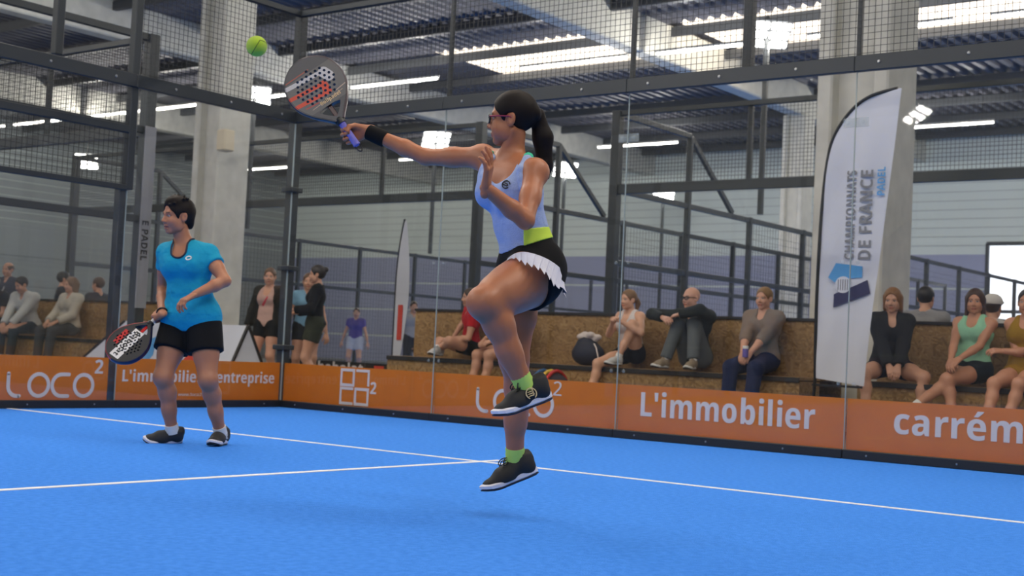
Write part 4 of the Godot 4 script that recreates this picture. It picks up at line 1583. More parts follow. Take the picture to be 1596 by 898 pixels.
func spectator(spec: Dictionary) -> void:
	# local axes: x to the person's left, z forward; "base" stands on the ground under the hips
	var s: float = spec.get("size", 1.0)
	var woman: bool = spec.get("woman", true)
	var sit: bool = spec.get("sit", true)
	var base: Vector3 = spec.at
	var T := Transform3D(Basis(Vector3.UP, spec.get("turn", 0.0)), base)
	var hip: float = 0.72 if sit else 0.90 * s
	var lean: float = spec.get("lean", 0.0)
	var sway: float = spec.get("sway", 0.0)
	var spine := Basis(Vector3.RIGHT, lean) * Basis(Vector3.BACK, sway)
	var L := func(v: Vector3) -> Vector3: return T * v
	var U := func(x: float, y: float, z: float) -> Vector3: return Vector3(0, hip, 0) + spine * (Vector3(x, y, z) * s)
	var j := {}
	var wide := 0.146 if woman else 0.180
	j.pelvis = U.call(0, 0, 0)
	j.waist = U.call(0, 0.14, 0.005)
	j.chest = U.call(0, 0.31, 0.0)
	j.neck = U.call(0, 0.475, -0.015)
	j.shL = U.call(wide, 0.408, -0.012); j.shR = U.call(-wide, 0.408, -0.012)
	j.head = U.call(0, 0.60, 0.012) + Vector3(spec.get("head_x", 0.0), 0, spec.get("head_z", 0.0))
	for q in [["L", 1.0], ["R", -1.0]]:
		var e: float = q[1]
		j["hp" + q[0]] = Vector3(0, hip, 0) + Vector3(e * 0.085, -0.03, 0.0) * s
		var foot: Vector3 = spec.get("foot" + q[0], Vector3(e * 0.11, 0.22, 0.47) if sit else Vector3(e * 0.11, 0.085, 0.0))
		var k := reach(j["hp" + q[0]], foot, 0.41 * s, 0.40 * s, spec.get("knee" + q[0], Vector3(e * 0.15, 0.6, 1) if sit else Vector3(e * 0.1, 0, 1)))
		j["kn" + q[0]] = k[0]; j["an" + q[0]] = k[1]
		var hand: Vector3 = spec.get("hand" + q[0], Vector3(e * 0.10, hip + 0.06, 0.33) if sit else Vector3(e * 0.27, hip - 0.12, 0.06))
		k = reach(j["sh" + q[0]], hand, 0.275 * s, 0.245 * s, spec.get("elbow" + q[0], Vector3(e * 0.7, -0.5, -0.6)))
		j["el" + q[0]] = k[0]; j["wr" + q[0]] = k[1]
	var J := {}
	for k in j:
		J[k] = L.call(j[k])
	var up: Vector3 = T.basis * (spine * Vector3.UP)
	var fwd := T.basis.z
	var face: Basis = frame(T.basis * (Basis(Vector3.UP, spec.get("look", 0.0)) * Basis(Vector3.RIGHT, spec.get("nod", 0.0)) * Vector3.BACK), Vector3.UP + T.basis.x * spec.get("tilt", 0.0))
	var H := Transform3D(face, J.head)
	var skin: Color = spec.get("skin", lin(196, 146, 118))
	var hair: Color = spec.get("hair", lin(70, 48, 32))
	var cell: float = spec.get("cell", 0.015)
	var g: float = spec.get("girth", 1.0) * s
	var t := thing("person", spec.label, "person", base, 0.0, spec.get("group", "spectators"))
	var tone := skin
	# the body
	var S := Sdf.new()
	S.cell = cell; S.color = tone
	torso(S, J, g, woman)
	girdle(S, J, g)
	S.cap(J.neck - up * 0.02, J.head - up * 0.05 * s - face.z * 0.012, 0.050 * g, 0.047 * g, 0.03)
	for q in ["L", "R"]:
		arm(S, J["sh" + q], J["el" + q], J["wr" + q], g)
		leg(S, J["hp" + q], J["kn" + q], J["an" + q], g, knee_back(J["hp" + q], J["kn" + q], J["an" + q], fwd))
	var parts := [S]
	var hs := head_sdf(H, 0.97 * s, cell * 0.42)
	hs.paint = face_paint(H, 0.97 * s, skin, hair, skin * Color(0.75, 0.45, 0.42))
	parts.append(hs)
	for q in [["L", true], ["R", false]]:
		var d: Vector3 = (J["wr" + q[0]] - J["el" + q[0]]).normalized()
		var hd: Vector3 = spec.get("fingers" + q[0], Vector3.ZERO)
		if hd != Vector3.ZERO:
			d = (T.basis * hd).normalized()
		var h := hand_sdf(J["wr" + q[0]], d, T.basis * spec.get("dorsal" + q[0], Vector3(0.3 if q[1] else -0.3, 0.9, 0.4)), q[1], s, cell * 0.45, [22, 26, 28, 30], 0.04, 0.3)
		h.color = tone
		parts.append(h)
	later("body", parts, M.skin, t, base)
	# the hair
	var style: String = spec.get("style", "bob")
	if style != "bald":
		var hm := StandardMaterial3D.new()
		hm.albedo_color = hair.linear_to_srgb(); hm.roughness = 0.5
		skin_over(hm, M.hair_grain, Vector3(60, 14, 60))
		var hh := hair_sdf(H, 0.97 * s, cell * 0.45, style)
		if style == "pony":
			hh.cap(H * (Vector3(0, 0.03, -0.12) * s), H * (Vector3(0, -0.03, -0.145) * s), 0.022, 0.03, 0.012); hh.cap(H * (Vector3(0, -0.03, -0.145) * s), H * (Vector3(0, -0.14, -0.125) * s), 0.03, 0.012, 0.012)
		later("hair", [hh], hm, t, base)
	if spec.has("cap"):
		var c := Sdf.new(); c.cell = cell * 0.45
		c.ell(H * (Vector3(0, 0.05, -0.012) * s), Vector3(0.094, 0.09, 0.112) * s, face, 0.01); c.ell(H * (Vector3(0, 0.06, 0.12) * s), Vector3(0.07, 0.012, 0.07) * s, face, 0.01); c.cut(H * (Vector3(0, 0.035, 0) * s), -face.y)
		later("cap", [c], mat_of(spec.cap), t, base)
	# the clothes
	var top: Dictionary = spec.top
	var C := Sdf.new()
	C.cell = cell * 0.85; C.grow = top.get("loose", 0.013)
	torso(C, J, g, woman, top.get("hem", -0.02) < 0.05)
	var sleeve: float = top.get("sleeve", 0.5)
	if sleeve > 0.0:
		girdle(C, J, g)
		for q in ["L", "R"]:
			var sh: Vector3 = J["sh" + q]; var el: Vector3 = J["el" + q]; var wr: Vector3 = J["wr" + q]
			if sleeve <= 1.0:
				C.cap(sh, sh.lerp(el, sleeve), 0.050 * g, 0.048 * g, 0.02, Vector3.ZERO, 1.0, 2)
			else:
				C.cap(sh, el, 0.050 * g, 0.042 * g, 0.02)
				C.cap(el, el.lerp(wr, sleeve - 1.0), 0.042 * g, 0.034 * g, 0.02, Vector3.ZERO, 1.0, 2)
	else:
		var ac: Vector3 = (J.shL - J.shR).normalized()
		for k in [-1.0, 1.0]:
			C.cap(J.neck + ac * 0.072 * k * s - up * 0.028, J.chest + ac * 0.078 * k * s, 0.034 * g, 0.05 * g, 0.03)
	var f: Vector3 = (J.shL - J.shR).normalized().cross(up).normalized()
	var deep: float = top.get("neck", 0.05)
	if sleeve > 0.0:
		C.cap(J.neck + up * 0.06 + f * 0.06, J.neck - up * deep + f * 0.10, 0.052 * g, 0.035 * g, 0.01, Vector3.ZERO, 1.0, 0, 1)
		C.cap(J.neck - up * 0.01, J.neck + up * 0.1, 0.055 * g, 0.058 * g, 0.01, Vector3.ZERO, 1.0, 0, 1)
	else:
		C.cap(J.neck + up * 0.05 + f * 0.04, J.neck - up * (deep + 0.02) + f * 0.09, 0.062 * g, 0.048 * g, 0.01, Vector3.ZERO, 1.0, 0, 1)
		for e in [J.shL, J.shR]:
			C.ell(e + (e - J.chest).normalized() * 0.03, Vector3(0.075, 0.1, 0.09) * g, Basis.IDENTITY, 0.012, 1)
	C.cut(J.pelvis + up * top.get("hem", -0.02), -up)
	later(top.get("name", "shirt"), [C], mat_of(top.c, top.get("rough", 0.85)), t, base)
	if top.has("print"):
		var pr := Sdf.new(); pr.cell = cell * 0.6; pr.grow = C.grow + 0.004
		torso(pr, J, g, woman, false)
		pr.cut(J.chest + f * 0.02, -f)
		var ac2: Vector3 = (J.shL - J.shR).normalized()
		var dg := (up + ac2 * 0.7).normalized()
		var ds := (ac2 - up * 0.7).normalized()
		for e in [[dg, 0.05], [-dg, 0.10], [ds, 0.035], [-ds, 0.0]]:
			pr.cut(J.chest + e[0] * e[1], e[0])
		later("print", [pr], mat_of(top.print), t, base)
	if spec.has("vest"):
		# an open jacket over the shirt, on one side
		var ac3: Vector3 = (J.shL - J.shR).normalized()
		var V := Sdf.new(); V.cell = cell; V.grow = 0.022
		torso(V, J, g, woman); girdle(V, J, g)
		for q in ["L", "R"]:
			V.cap(J["sh" + q], J["el" + q], 0.052 * g, 0.046 * g, 0.02); V.cap(J["el" + q], J["el" + q].lerp(J["wr" + q], 0.8), 0.045 * g, 0.036 * g, 0.02, Vector3.ZERO, 1.0, 2)
		V.cap(J.neck + f * 0.13 + up * 0.1, J.pelvis + f * 0.16 - up * 0.2, 0.11, 0.12, 0.01, Vector3.ZERO, 1.0, 0, 1)
		V.cap(J.neck, J.neck + up * 0.1, 0.07, 0.07, 0.01, Vector3.ZERO, 1.0, 0, 1)
		V.cut(J.pelvis - up * 0.06, -up)
		later("jacket", [V], mat_of(spec.vest), t, base)
	var bot: Dictionary = spec.bottom
	var D := Sdf.new()
	D.cell = cell * 0.85; D.grow = bot.get("loose", 0.012)
	var ah: Vector3 = (J.hpL - J.hpR).normalized()
	D.cap(J.pelvis - ah * 0.064 * g, J.pelvis + ah * 0.064 * g, 0.106 * g, 0.106 * g, 0.06, ah.cross(up), 0.95)
	if not spec.has("bent"):
		D.cap(J.waist - ah * 0.05 * g, J.waist + ah * 0.05 * g, 0.088 * g, 0.088 * g, 0.06, ah.cross(up), 0.92)
	var bl: float = bot.get("len", 0.5)
	for q in ["L", "R"]:
		var hp: Vector3 = J["hp" + q]; var kn: Vector3 = J["kn" + q]; var an: Vector3 = J["an" + q]
		if bl <= 1.0:
			D.cap(hp, hp.lerp(kn, bl), 0.092 * g, lerpf(0.092, 0.064, bl) * g, 0.03, Vector3.ZERO, 1.0, 2)
		else:
			D.cap(hp, kn, 0.09 * g, 0.062 * g, 0.03); D.cap(kn, kn.lerp(an, bl - 1.0), 0.06 * g, 0.05 * g, 0.03, Vector3.ZERO, 1.0, 2)
	if not spec.has("bent"):
		D.cut(J.pelvis + up * 0.09, up)
	later(bot.get("name", "shorts"), [D], mat_of(bot.c), t, base)
	# the shoes
	for q in ["L", "R"]:
		var an: Vector3 = J["an" + q]
		var kn: Vector3 = J["kn" + q]
		var ff: Vector3 = T.basis * spec.get("toe" + q, Vector3(0.15 if q == "L" else -0.15, 0, 1))
		var he := an - ff.normalized() * 0.055 - Vector3(0, 0.085, 0)
		shoe(t, base, he, he + ff.normalized() * 0.265 * s, an, mat_of(spec.get("shoe", lin(205, 206, 204))), M.white_plastic, M.black_plastic, 0.011)
		var b := Mb.new()
		var d := (kn - an).normalized()
		b.tube([an - d * 0.03 - base, an + d * 0.045 - base], [0.040 * g, 0.041 * g], 10, false)
		put("sock", b, M.white_cloth, t)
	if spec.has("glasses"):
		eyewear(t, base, H, 0.97 * s, M.black_plastic, M.black_plastic)


var cloth_of := {}


func mat_of(c: Color, rough := 0.85) -> StandardMaterial3D:
	# c: a linear colour
	if not cloth_of.has(c):
		var m := StandardMaterial3D.new()
		m.albedo_color = c.linear_to_srgb()
		m.roughness = rough
		m.metallic_specular = 0.3
		m.rim_enabled = true; m.rim = 0.25; m.rim_tint = 0.7
		skin_over(m, M.cloth_grain, Vector3.ONE * 9.0)
		relief(m, M.fold_grain, 0.25)
		cloth_of[c] = m
	return cloth_of[c]


func eyewear(t: Node3D, base: Vector3, H: Transform3D, s: float, rim: Material, temple: Material) -> void:
	var holder := Node3D.new()
	holder.name = "glasses"
	t.add_child(holder, true)
	for k in [-1.0, 1.0]:
		var b := Mb.new()
		var pts: Array = []
		for i in 17:
			var a := TAU * i / 16.0
			pts.append(H * (Vector3(k * 0.032 + 0.027 * cos(a) * (1.0 - 0.12 * absf(sin(a))), 0.0 + 0.019 * sin(a), 0.098 - 0.012 * pow(absf(cos(a) * 0.5 + 0.5 * 1.0), 2.0) * (1.0 if k * cos(a) > 0 else 0.2)) * s) - base)
		b.tube(pts, 0.0036 * s, 6, false)
		put("rim", b, rim, holder)
		b = Mb.new()
		for i in 16:
			b.flat(H * (Vector3(k * 0.032, 0, 0.095) * s) - base, pts[i], pts[i + 1], H.basis.z)
		put("lens", b, M.lens, holder)
		b = Mb.new()
		b.tube([H * (Vector3(k * 0.058, 0.008, 0.088) * s) - base, H * (Vector3(k * 0.072, 0.009, 0.05) * s) - base, H * (Vector3(k * 0.079, 0.008, 0.0) * s) - base, H * (Vector3(k * 0.078, -0.005, -0.02) * s) - base], 0.0035 * s, 6)
		put("temple", b, temple, holder)
	var b := Mb.new()
	b.tube([H * (Vector3(-0.008, 0.006, 0.099) * s) - base, H * (Vector3(0, 0.009, 0.103) * s) - base, H * (Vector3(0.008, 0.006, 0.099) * s) - base], 0.0028 * s, 6)
	put("bridge", b, rim, holder)


func people_materials() -> void:
	var sk := mat("skin", Color.WHITE, 0.48, 0.0, 0.5)
	sk.vertex_color_use_as_albedo = true
	var sk2 := mat("skin_damp", Color.WHITE, 0.43, 0.0, 0.5)
	sk2.vertex_color_use_as_albedo = true
	sk2.subsurf_scatter_enabled = true; sk2.subsurf_scatter_strength = 0.04
	M.hair_grain = grain(31, 0.06, rgb(150, 150, 150), rgb(255, 255, 255), 256, 3)
	M.cloth_grain = grain(33, 0.08, rgb(214, 214, 214), rgb(255, 255, 255), 256, 4)
	M.fold_grain = grain(35, 0.006, Color.BLACK, Color.WHITE, 256, 2)
	mat("white_cloth", rgb(224, 224, 220), 0.9)
	var l := mat("lens", Color(0.05, 0.05, 0.06, 0.25), 0.05)
	l.transparency = BaseMaterial3D.TRANSPARENCY_ALPHA


func racket(label: String, butt: Vector3, tip: Vector3, normal: Vector3, style: int) -> void:
	var y := (tip - butt).normalized()
	var z := (normal - y * normal.dot(y)).normalized()
	var t := thing("padel_racket", label, "racket", butt)
	t.basis = Basis(y.cross(z), y, z)
	var half := [Vector2(0.135, 0.020), Vector2(0.16, 0.042), Vector2(0.19, 0.071), Vector2(0.22, 0.095), Vector2(0.26, 0.119), Vector2(0.30, 0.1295), Vector2(0.34, 0.1290), Vector2(0.38, 0.117), Vector2(0.41, 0.097), Vector2(0.435, 0.066), Vector2(0.449, 0.034), Vector2(0.455, 0.0)]
	var side: Array = []
	for i in half.size() - 1:
		for k in 3:
			side.append(half[i].cubic_interpolate(half[i + 1], half[maxi(i - 1, 0)], half[mini(i + 2, half.size() - 1)], k / 3.0))
	side.append(half[-1])
	var line: Array = []
	for p in side:
		line.append(Vector2(p.y, p.x))
	for i in range(side.size() - 2, -1, -1):
		line.append(Vector2(-side[i].y, side[i].x))
	# the holes in the face and the open throat
	var loops: Array = []
	var gap := 0.0225
	for r in range(-4, 5):
		for c in range(-5, 6):
			var p := Vector2((c + (0.5 if r % 2 else 0.0)) * gap, 0.315 + r * gap * 0.866)
			if pow(p.x / 0.098, 2) + pow((p.y - 0.312) / 0.082, 2) < 1.0:
				loops.append(arc(p, 0.0062, 0, 360, 10).slice(0, 10))
	loops.append(dense([Vector2(0, 0.152), Vector2(0.02, 0.168), Vector2(0.042, 0.19), Vector2(0.052, 0.206), Vector2(0.025, 0.212), Vector2(0, 0.213), Vector2(-0.025, 0.212), Vector2(-0.052, 0.206), Vector2(-0.042, 0.19), Vector2(-0.02, 0.168)]))
	var pts := PackedVector2Array(line)
	for l in loops:
		pts.append_array(PackedVector2Array(l))
	var outline := PackedVector2Array(line)
	for i in 26:
		for k in 30:
			var p := Vector2(-0.13 + 0.0105 * i + (0.005 if k % 2 else 0.0), 0.14 + 0.0107 * k)
			if not Geometry2D.is_point_in_polygon(p, outline):
				continue
			var free := true
			for q in pts:
				free = free and p.distance_to(q) > 0.0055
			if free:
				pts.append(p)
	var tris := Geometry2D.triangulate_delaunay(pts)
	var packed := loops.map(func(l): return PackedVector2Array(l))
	var b := Mb.new()
	for i in range(0, tris.size(), 3):
		var c := (pts[tris[i]] + pts[tris[i + 1]] + pts[tris[i + 2]]) / 3.0
		if not Geometry2D.is_point_in_polygon(c, outline) or packed.any(func(l): return Geometry2D.is_point_in_polygon(c, l)):
			continue
		for s in [-1.0, 1.0]:
			var q := [0, 1, 2].map(func(k): return pts[tris[i + k]])
			var w := q.map(func(p): return Vector3(p.x, p.y, s * 0.017))
			var uv := q.map(func(p): return Vector2((p.x * s + 0.14) / 0.28, (0.46 - p.y) / 0.34))
			b.tri(w[0], w[1], w[2], Vector3(0, 0, s), Vector3(0, 0, s), Vector3(0, 0, s), uv[0], uv[1], uv[2])
	var im := Image.create(280, 340, false, Image.FORMAT_RGB8)
	for j in 340:
		for i in 280:
			im.set_pixel(i, j, racket_print(style, Vector2(i / 1000.0 - 0.14, 0.46 - j / 1000.0)))
	var fm := mat("racket_face_%d" % style, Color.WHITE, 0.45)
	fm.albedo_texture = ImageTexture.create_from_image(im)
	put("face", b, fm, t)
	b = Mb.new()
	for l in loops:
		var c := Vector2.ZERO
		for p in l:
			c += p / l.size()
		for i in l.size():
			var p: Vector2 = l[i]; var q: Vector2 = l[(i + 1) % l.size()]
			var n0 := Vector3(c.x - p.x, c.y - p.y, 0).normalized(); var n1 := Vector3(c.x - q.x, c.y - q.y, 0).normalized()
			b.tri(Vector3(p.x, p.y, -0.017), Vector3(q.x, q.y, -0.017), Vector3(q.x, q.y, 0.017), n0, n1, n1)
			b.tri(Vector3(p.x, p.y, -0.017), Vector3(q.x, q.y, 0.017), Vector3(p.x, p.y, 0.017), n0, n1, n0)
	# the core behind the holes
	tag(put("hole_walls", b, M.black_plastic, t), "", "", "", "stuff")
	for part in 2:
		b = Mb.new()
		for i in line.size() - 1:
			var mid: Vector2 = (line[i] + line[i + 1]) / 2.0
			if (mid.x > 0.0) != (part == 0):
				continue
			var o0: Vector2 = rim_out(line, i); var o1: Vector2 = rim_out(line, i + 1)
			var ring := [[-0.0172, -0.004, -0.6], [-0.0165, 0.001, -0.4], [-0.008, 0.004, -0.1], [0.008, 0.004, 0.1], [0.0165, 0.001, 0.4], [0.0172, -0.004, 0.6]]
			for k in 5:
				var A: Array = ring[k]; var B: Array = ring[k + 1]
				var p0: Vector2 = line[i] + o0 * A[1]; var p1: Vector2 = line[i + 1] + o1 * A[1]
				var q0: Vector2 = line[i] + o0 * B[1]; var q1: Vector2 = line[i + 1] + o1 * B[1]
				var na0 := Vector3(o0.x, o0.y, A[2]).normalized(); var na1 := Vector3(o1.x, o1.y, A[2]).normalized(); var nb0 := Vector3(o0.x, o0.y, B[2]).normalized(); var nb1 := Vector3(o1.x, o1.y, B[2]).normalized()
				b.tri(Vector3(p0.x, p0.y, A[0]), Vector3(p1.x, p1.y, A[0]), Vector3(q1.x, q1.y, B[0]), na0, na1, nb1)
				b.tri(Vector3(p0.x, p0.y, A[0]), Vector3(q1.x, q1.y, B[0]), Vector3(q0.x, q0.y, B[0]), na0, nb1, nb0)
		var fr: Material = mat("rim_%d_%d" % [style, part], [[rgb(74, 40, 46), rgb(24, 24, 36)], [rgb(206, 40, 36), rgb(24, 26, 66)]][style][part], 0.3)
		put("frame", b, fr, t)
	b = Mb.new()
	b.bar(Vector3(0, 0.155, 0), Vector3(0, 0.213, 0), 0.02, 0.008, 0.002)
	put("throat_bridge", b, M.rim_0_0 if style == 0 else M.rim_1_0, t)
	b = Mb.new()
	b.lathe([Vector2(0.0, 0.118), Vector2(0.0215, 0.118), Vector2(0.0215, 0.14), Vector2(0.018, 0.146), Vector2(0, 0.146)], 12)
	put("collar", b, M.black_plastic, t)
	b = Mb.new()
	var prof := [Vector2(0, 0.0), Vector2(0.015, 0.001), Vector2(0.0165, 0.006)]
	for k in 9:
		prof.append_array([Vector2(0.0152, 0.010 + k * 0.012), Vector2(0.0146, 0.0205 + k * 0.012), Vector2(0.0146, 0.0215 + k * 0.012)])
	prof.append(Vector2(0.017, 0.12))
	b.lathe(prof, 14)
	put("grip", b, mat("grip_%d" % style, [rgb(122, 116, 196), rgb(224, 222, 218)][style], 0.75), t)
	b = Mb.new()
	var cord: Array = []
	for k in 15:
		var a := PI * k / 14.0
		cord.append(Vector3(0.012 * cos(a), -0.035 * sin(a), 0.018 * sin(a)))
	b.tube(cord, 0.0032, 6, false)
	put("wrist_cord", b, M.black_plastic, t)
	if style == 0:
		var cream := mat("print_cream", rgb(232, 196, 140), 0.5)
		var o := lettering("lettering", "Bullpadel", 0.016, 0.001, Transform3D(Basis.IDENTITY, Vector3(-0.028, 0.222, 0.0172)), cream, t)
		fit(o, 0.098)
	else:
		var o := lettering("lettering", "Babolat", 0.036, 0.001, Transform3D(Basis(Vector3.BACK, PI / 2), Vector3(0.02, 0.215, 0.0172)), M.black_print, t)
		var box: AABB = o.mesh.get_aabb()
		o.transform.basis.x *= 0.20 / (box.size.x)
		o.transform.basis.y *= 0.95
		o.transform.origin = Vector3(0.018, 0.222, 0.0172) - o.transform.basis * Vector3(box.position.x, box.position.y, 0)


func dense(loop: Array) -> Array:
	# the same closed line with three more points on each side
	var o: Array = []
	for i in loop.size():
		for k in 4:
			o.append(loop[i].lerp(loop[(i + 1) % loop.size()], k / 4.0))
	return o


func rim_out(line: Array, i: int) -> Vector2:
	var d: Vector2 = (line[mini(i + 1, line.size() - 1)] - line[maxi(i - 1, 0)]).normalized()
	return Vector2(d.y, -d.x)


func seg(p: Vector2, a: Vector2, b: Vector2) -> float:
	var t := clampf((p - a).dot(b - a) / (b - a).length_squared(), 0.0, 1.0)
	return p.distance_to(a + (b - a) * t)


func racket_print(style: int, p: Vector2) -> Color:
	if style == 0:
		var c := Color8(118, 112, 104)
		var q := Vector2(p.x, p.y - 0.31)
		if q.y > 0.075 or p.y < 0.215:
			c = Color8(96, 92, 88)
		if seg(q, Vector2(-0.105, 0.083), Vector2(0.01, 0.086)) < 0.0025:
			c = Color8(176, 92, 72)
		if seg(q, Vector2(-0.115, 0.062), Vector2(0.055, 0.045)) < 0.0095 or seg(q, Vector2(0.06, 0.04), Vector2(0.07, 0.015)) < 0.024:
			c = Color8(214, 206, 198)
		var red := minf(seg(q, Vector2(-0.125, 0.014), Vector2(0.02, -0.002)), minf(seg(q, Vector2(-0.12, -0.03), Vector2(0.02, -0.044)), seg(q, Vector2(0.03, -0.006), Vector2(0.03, -0.04)) - 0.008))
		if red < 0.009:
			c = Color8(226, 84, 58)
		if seg(q, Vector2(-0.09, -0.058), Vector2(-0.03, -0.064)) < 0.0022:
			c = Color8(196, 70, 60)
		if seg(q, Vector2(-0.07, -0.077), Vector2(0.085, -0.068)) < 0.0014 or seg(q, Vector2(0.06, -0.058), Vector2(0.11, -0.052)) < 0.002:
			c = Color8(206, 176, 150)
		return c
	var d := Color8(44, 42, 42)
	if absf(p.x) < 0.036 and p.y > 0.21 and p.y < 0.435:
		d = Color8(226, 222, 218)
	if p.x > 0.05 and p.x < 0.085 and p.y > 0.25 and p.y < 0.36:
		d = Color8(190, 36, 34)
	return d


func jumper() -> void:
	var J := {"head": Vector3(6.725, 1.611, 5.145), "neck": Vector3(6.718, 1.475, 5.129), "chest": Vector3(6.724, 1.323, 5.129), "waist": Vector3(6.756, 1.184, 5.096), "pelvis": Vector3(6.789, 1.051, 5.063), "shR": Vector3(6.538, 1.476, 5.090), "elR": Vector3(6.285, 1.479, 5.157), "wrR": Vector3(6.054, 1.551, 5.273), "shL": Vector3(6.879, 1.388, 5.178), "elL": Vector3(6.946, 1.178, 5.316), "wrL": Vector3(6.891, 1.283, 5.502), "hpR": Vector3(6.708, 0.999, 5.021), "knR": Vector3(6.741, 0.643, 5.076), "anR": Vector3(6.689, 0.240, 4.966), "hpL": Vector3(6.857, 0.985, 5.108), "knL": Vector3(6.854, 0.854, 5.430), "anL": Vector3(6.930, 0.552, 5.254), "heL": Vector3(6.997, 0.497, 5.150), "toL": Vector3(6.876, 0.406, 5.362), "heR": Vector3(6.756, 0.174, 4.886), "toR": Vector3(6.620, 0.079, 5.084), "grip": Vector3(6.000, 1.562, 5.328), "tipL": Vector3(6.933, 1.420, 5.528), "pony0": Vector3(6.786, 1.639, 5.062), "pony1": Vector3(6.802, 1.551, 5.032), "pony2": Vector3(6.803, 1.440, 5.012), "strapL0": Vector3(6.820, 1.468, 5.139), "strapL1": Vector3(6.810, 1.346, 5.203), "strapL2": Vector3(6.816, 1.357, 5.036), "strapR0": Vector3(6.615, 1.473, 5.120), "strapR1": Vector3(6.637, 1.347, 5.171), "strapR2": Vector3(6.659, 1.372, 5.030), "bowl": Vector3(6.737, 1.415, 5.212), "hem": Vector3(6.776, 1.102, 5.076), "panel_top": Vector3(6.855, 1.167, 5.146), "panel_left": Vector3(6.827, 1.142, 5.166)}
	var right := Vector3(0.797, 0.048, -0.602); var up2 := Vector3(-0.010, 0.998, 0.066); var away := Vector3(-0.604, 0.046, -0.796)
	var base := Vector3(6.78, 0.0, 5.06)
	var t := thing("person", "woman leaping with one knee raised, light blue vest, striking with her racket", "person", base, 0.0, "players")
	var skin := lin(180, 113, 78)
	var hair := lin(38, 28, 26)
	var face := frame(Vector3(-0.872, 0.0, 0.471), Vector3(0.04, 1, 0.05))
	var H := Transform3D(face, J.head)
	var up: Vector3 = (J.neck - J.pelvis).normalized()
	# the hand that holds the racket
	var hx := (up2 * 0.97 - right * 0.25).normalized()          # along the handle, towards the racket head
	var hy := (away + up2 * 0.10).normalized()                  # back of the hand
	var hz := hx.cross(hy).normalized()
	var wrist: Vector3 = J.grip - (hz * 0.074 - hy * 0.025) * 0.95
	J.wrR = wrist
	# the body
	var S := Sdf.new()
	S.cell = 0.008; S.color = skin
	torso(S, J, 0.93, true)
	girdle(S, J, 0.9)
	S.cap(J.neck - up * 0.02, J.head - Vector3(0, 0.055, 0) - face.z * 0.014, 0.047, 0.045, 0.03)
	# the cords of the neck and the collarbones
	S.cap(J.head + face * Vector3(0.055, -0.045, -0.015), J.neck + face * Vector3(0.012, -0.03, 0.045), 0.012, 0.009, 0.02)
	for k in [J.shL, J.shR]:
		S.cap(J.neck + (J.bowl - J.neck) * 0.35 - up * 0.012, k + up * 0.022, 0.012, 0.012, 0.018)
	arm(S, J.shR, J.elR, J.wrR, 0.93); arm(S, J.shL, J.elL, J.wrL, 0.93)
	leg(S, J.hpL, J.knL, J.anL, 1.09, knee_back(J.hpL, J.knL, J.anL, face.z))
	leg(S, J.hpR, J.knR, J.anR, 1.03, Vector3(0.45, 0.05, -0.9).normalized())
	# the muscle on top of the raised thigh, and the kneecap
	S.cap(J.hpL.lerp(J.knL, 0.2) + Vector3(0, 0.012, 0), J.hpL.lerp(J.knL, 0.72) + Vector3(0, 0.004, 0), 0.098, 0.078, 0.04)
	S.cap(J.hpL.lerp(J.knL, 0.1) - Vector3(0, 0.03, 0), J.hpL.lerp(J.knL, 0.6) - Vector3(0, 0.02, 0), 0.09, 0.07, 0.04)
	S.ell(J.knL + (J.knL - J.hpL).normalized() * 0.02 + Vector3(0, 0.004, 0), Vector3(0.034, 0.038, 0.034), Basis.IDENTITY, 0.04)
	var hs := head_sdf(H, 0.93, 0.0032)
	# full cheeks and parted lips, as when breathing out
	for k in [-1.0, 1.0]:
		hs.ell(H * (Vector3(k * 0.036, -0.055, 0.048) * 0.93), Vector3(0.024, 0.028, 0.026), face, 0.02)
	hs.paint = face_paint(H, 0.93, skin, hair, lin(168, 92, 82))
	var gr := hand_sdf(wrist, hz, hy, false, 0.95, 0.0032, [68, 68, 69, 72], 0.02, 0.95, [0.70, 1.12, 0.75])
	gr.cap(J.wrR.lerp(J.elR, 0.12), wrist, 0.026, 0.025, 0.01)
	gr.color = skin
	var op := hand_sdf(J.wrL, J.tipL - J.wrL, right * 0.95 - away * 0.25, true, 0.95, 0.0032, [9, 13, 17, 22], 0.09, 0.15)
	op.color = skin
	later("body", [S, hs, gr, op], M.skin_damp, t, base)
	# dark hair tied back
	var hm := mat("hair_dark", rgb(38, 30, 28), 0.6, 0.0, 0.3)
	skin_over(hm, M.hair_grain, Vector3(40, 40, 90))
	var hh := hair_sdf(H, 0.93, 0.004, "pony")
	hh.cap(J.pony0 - right * 0.02, J.pony0 + right * 0.005, 0.022, 0.024, 0.012)
	hh.cap(J.pony0 + right * 0.004, J.pony1, 0.030, 0.040, 0.015)
	hh.cap(J.pony1, J.pony2, 0.040, 0.032, 0.02)
	hh.cap(J.pony2, J.pony2 - up2 * 0.05 + right * 0.012, 0.03, 0.008, 0.02)
	later("hair", [hh], hm, t, base)
	var hb := Mb.new()
	hb.tube(ring_round(J.pony0 + right * 0.002 - base, right, 0.025, 14), 0.005, 6, false)
	put("hair_tie", hb, M.black_plastic, t)
	# vest
	var vest := mat("vest_blue", rgb(180, 198, 240), 0.8, 0.0, 0.3)
	skin_over(vest, M.cloth_grain, Vector3.ONE * 8.0)
	relief(vest, M.fold_grain, 0.5)
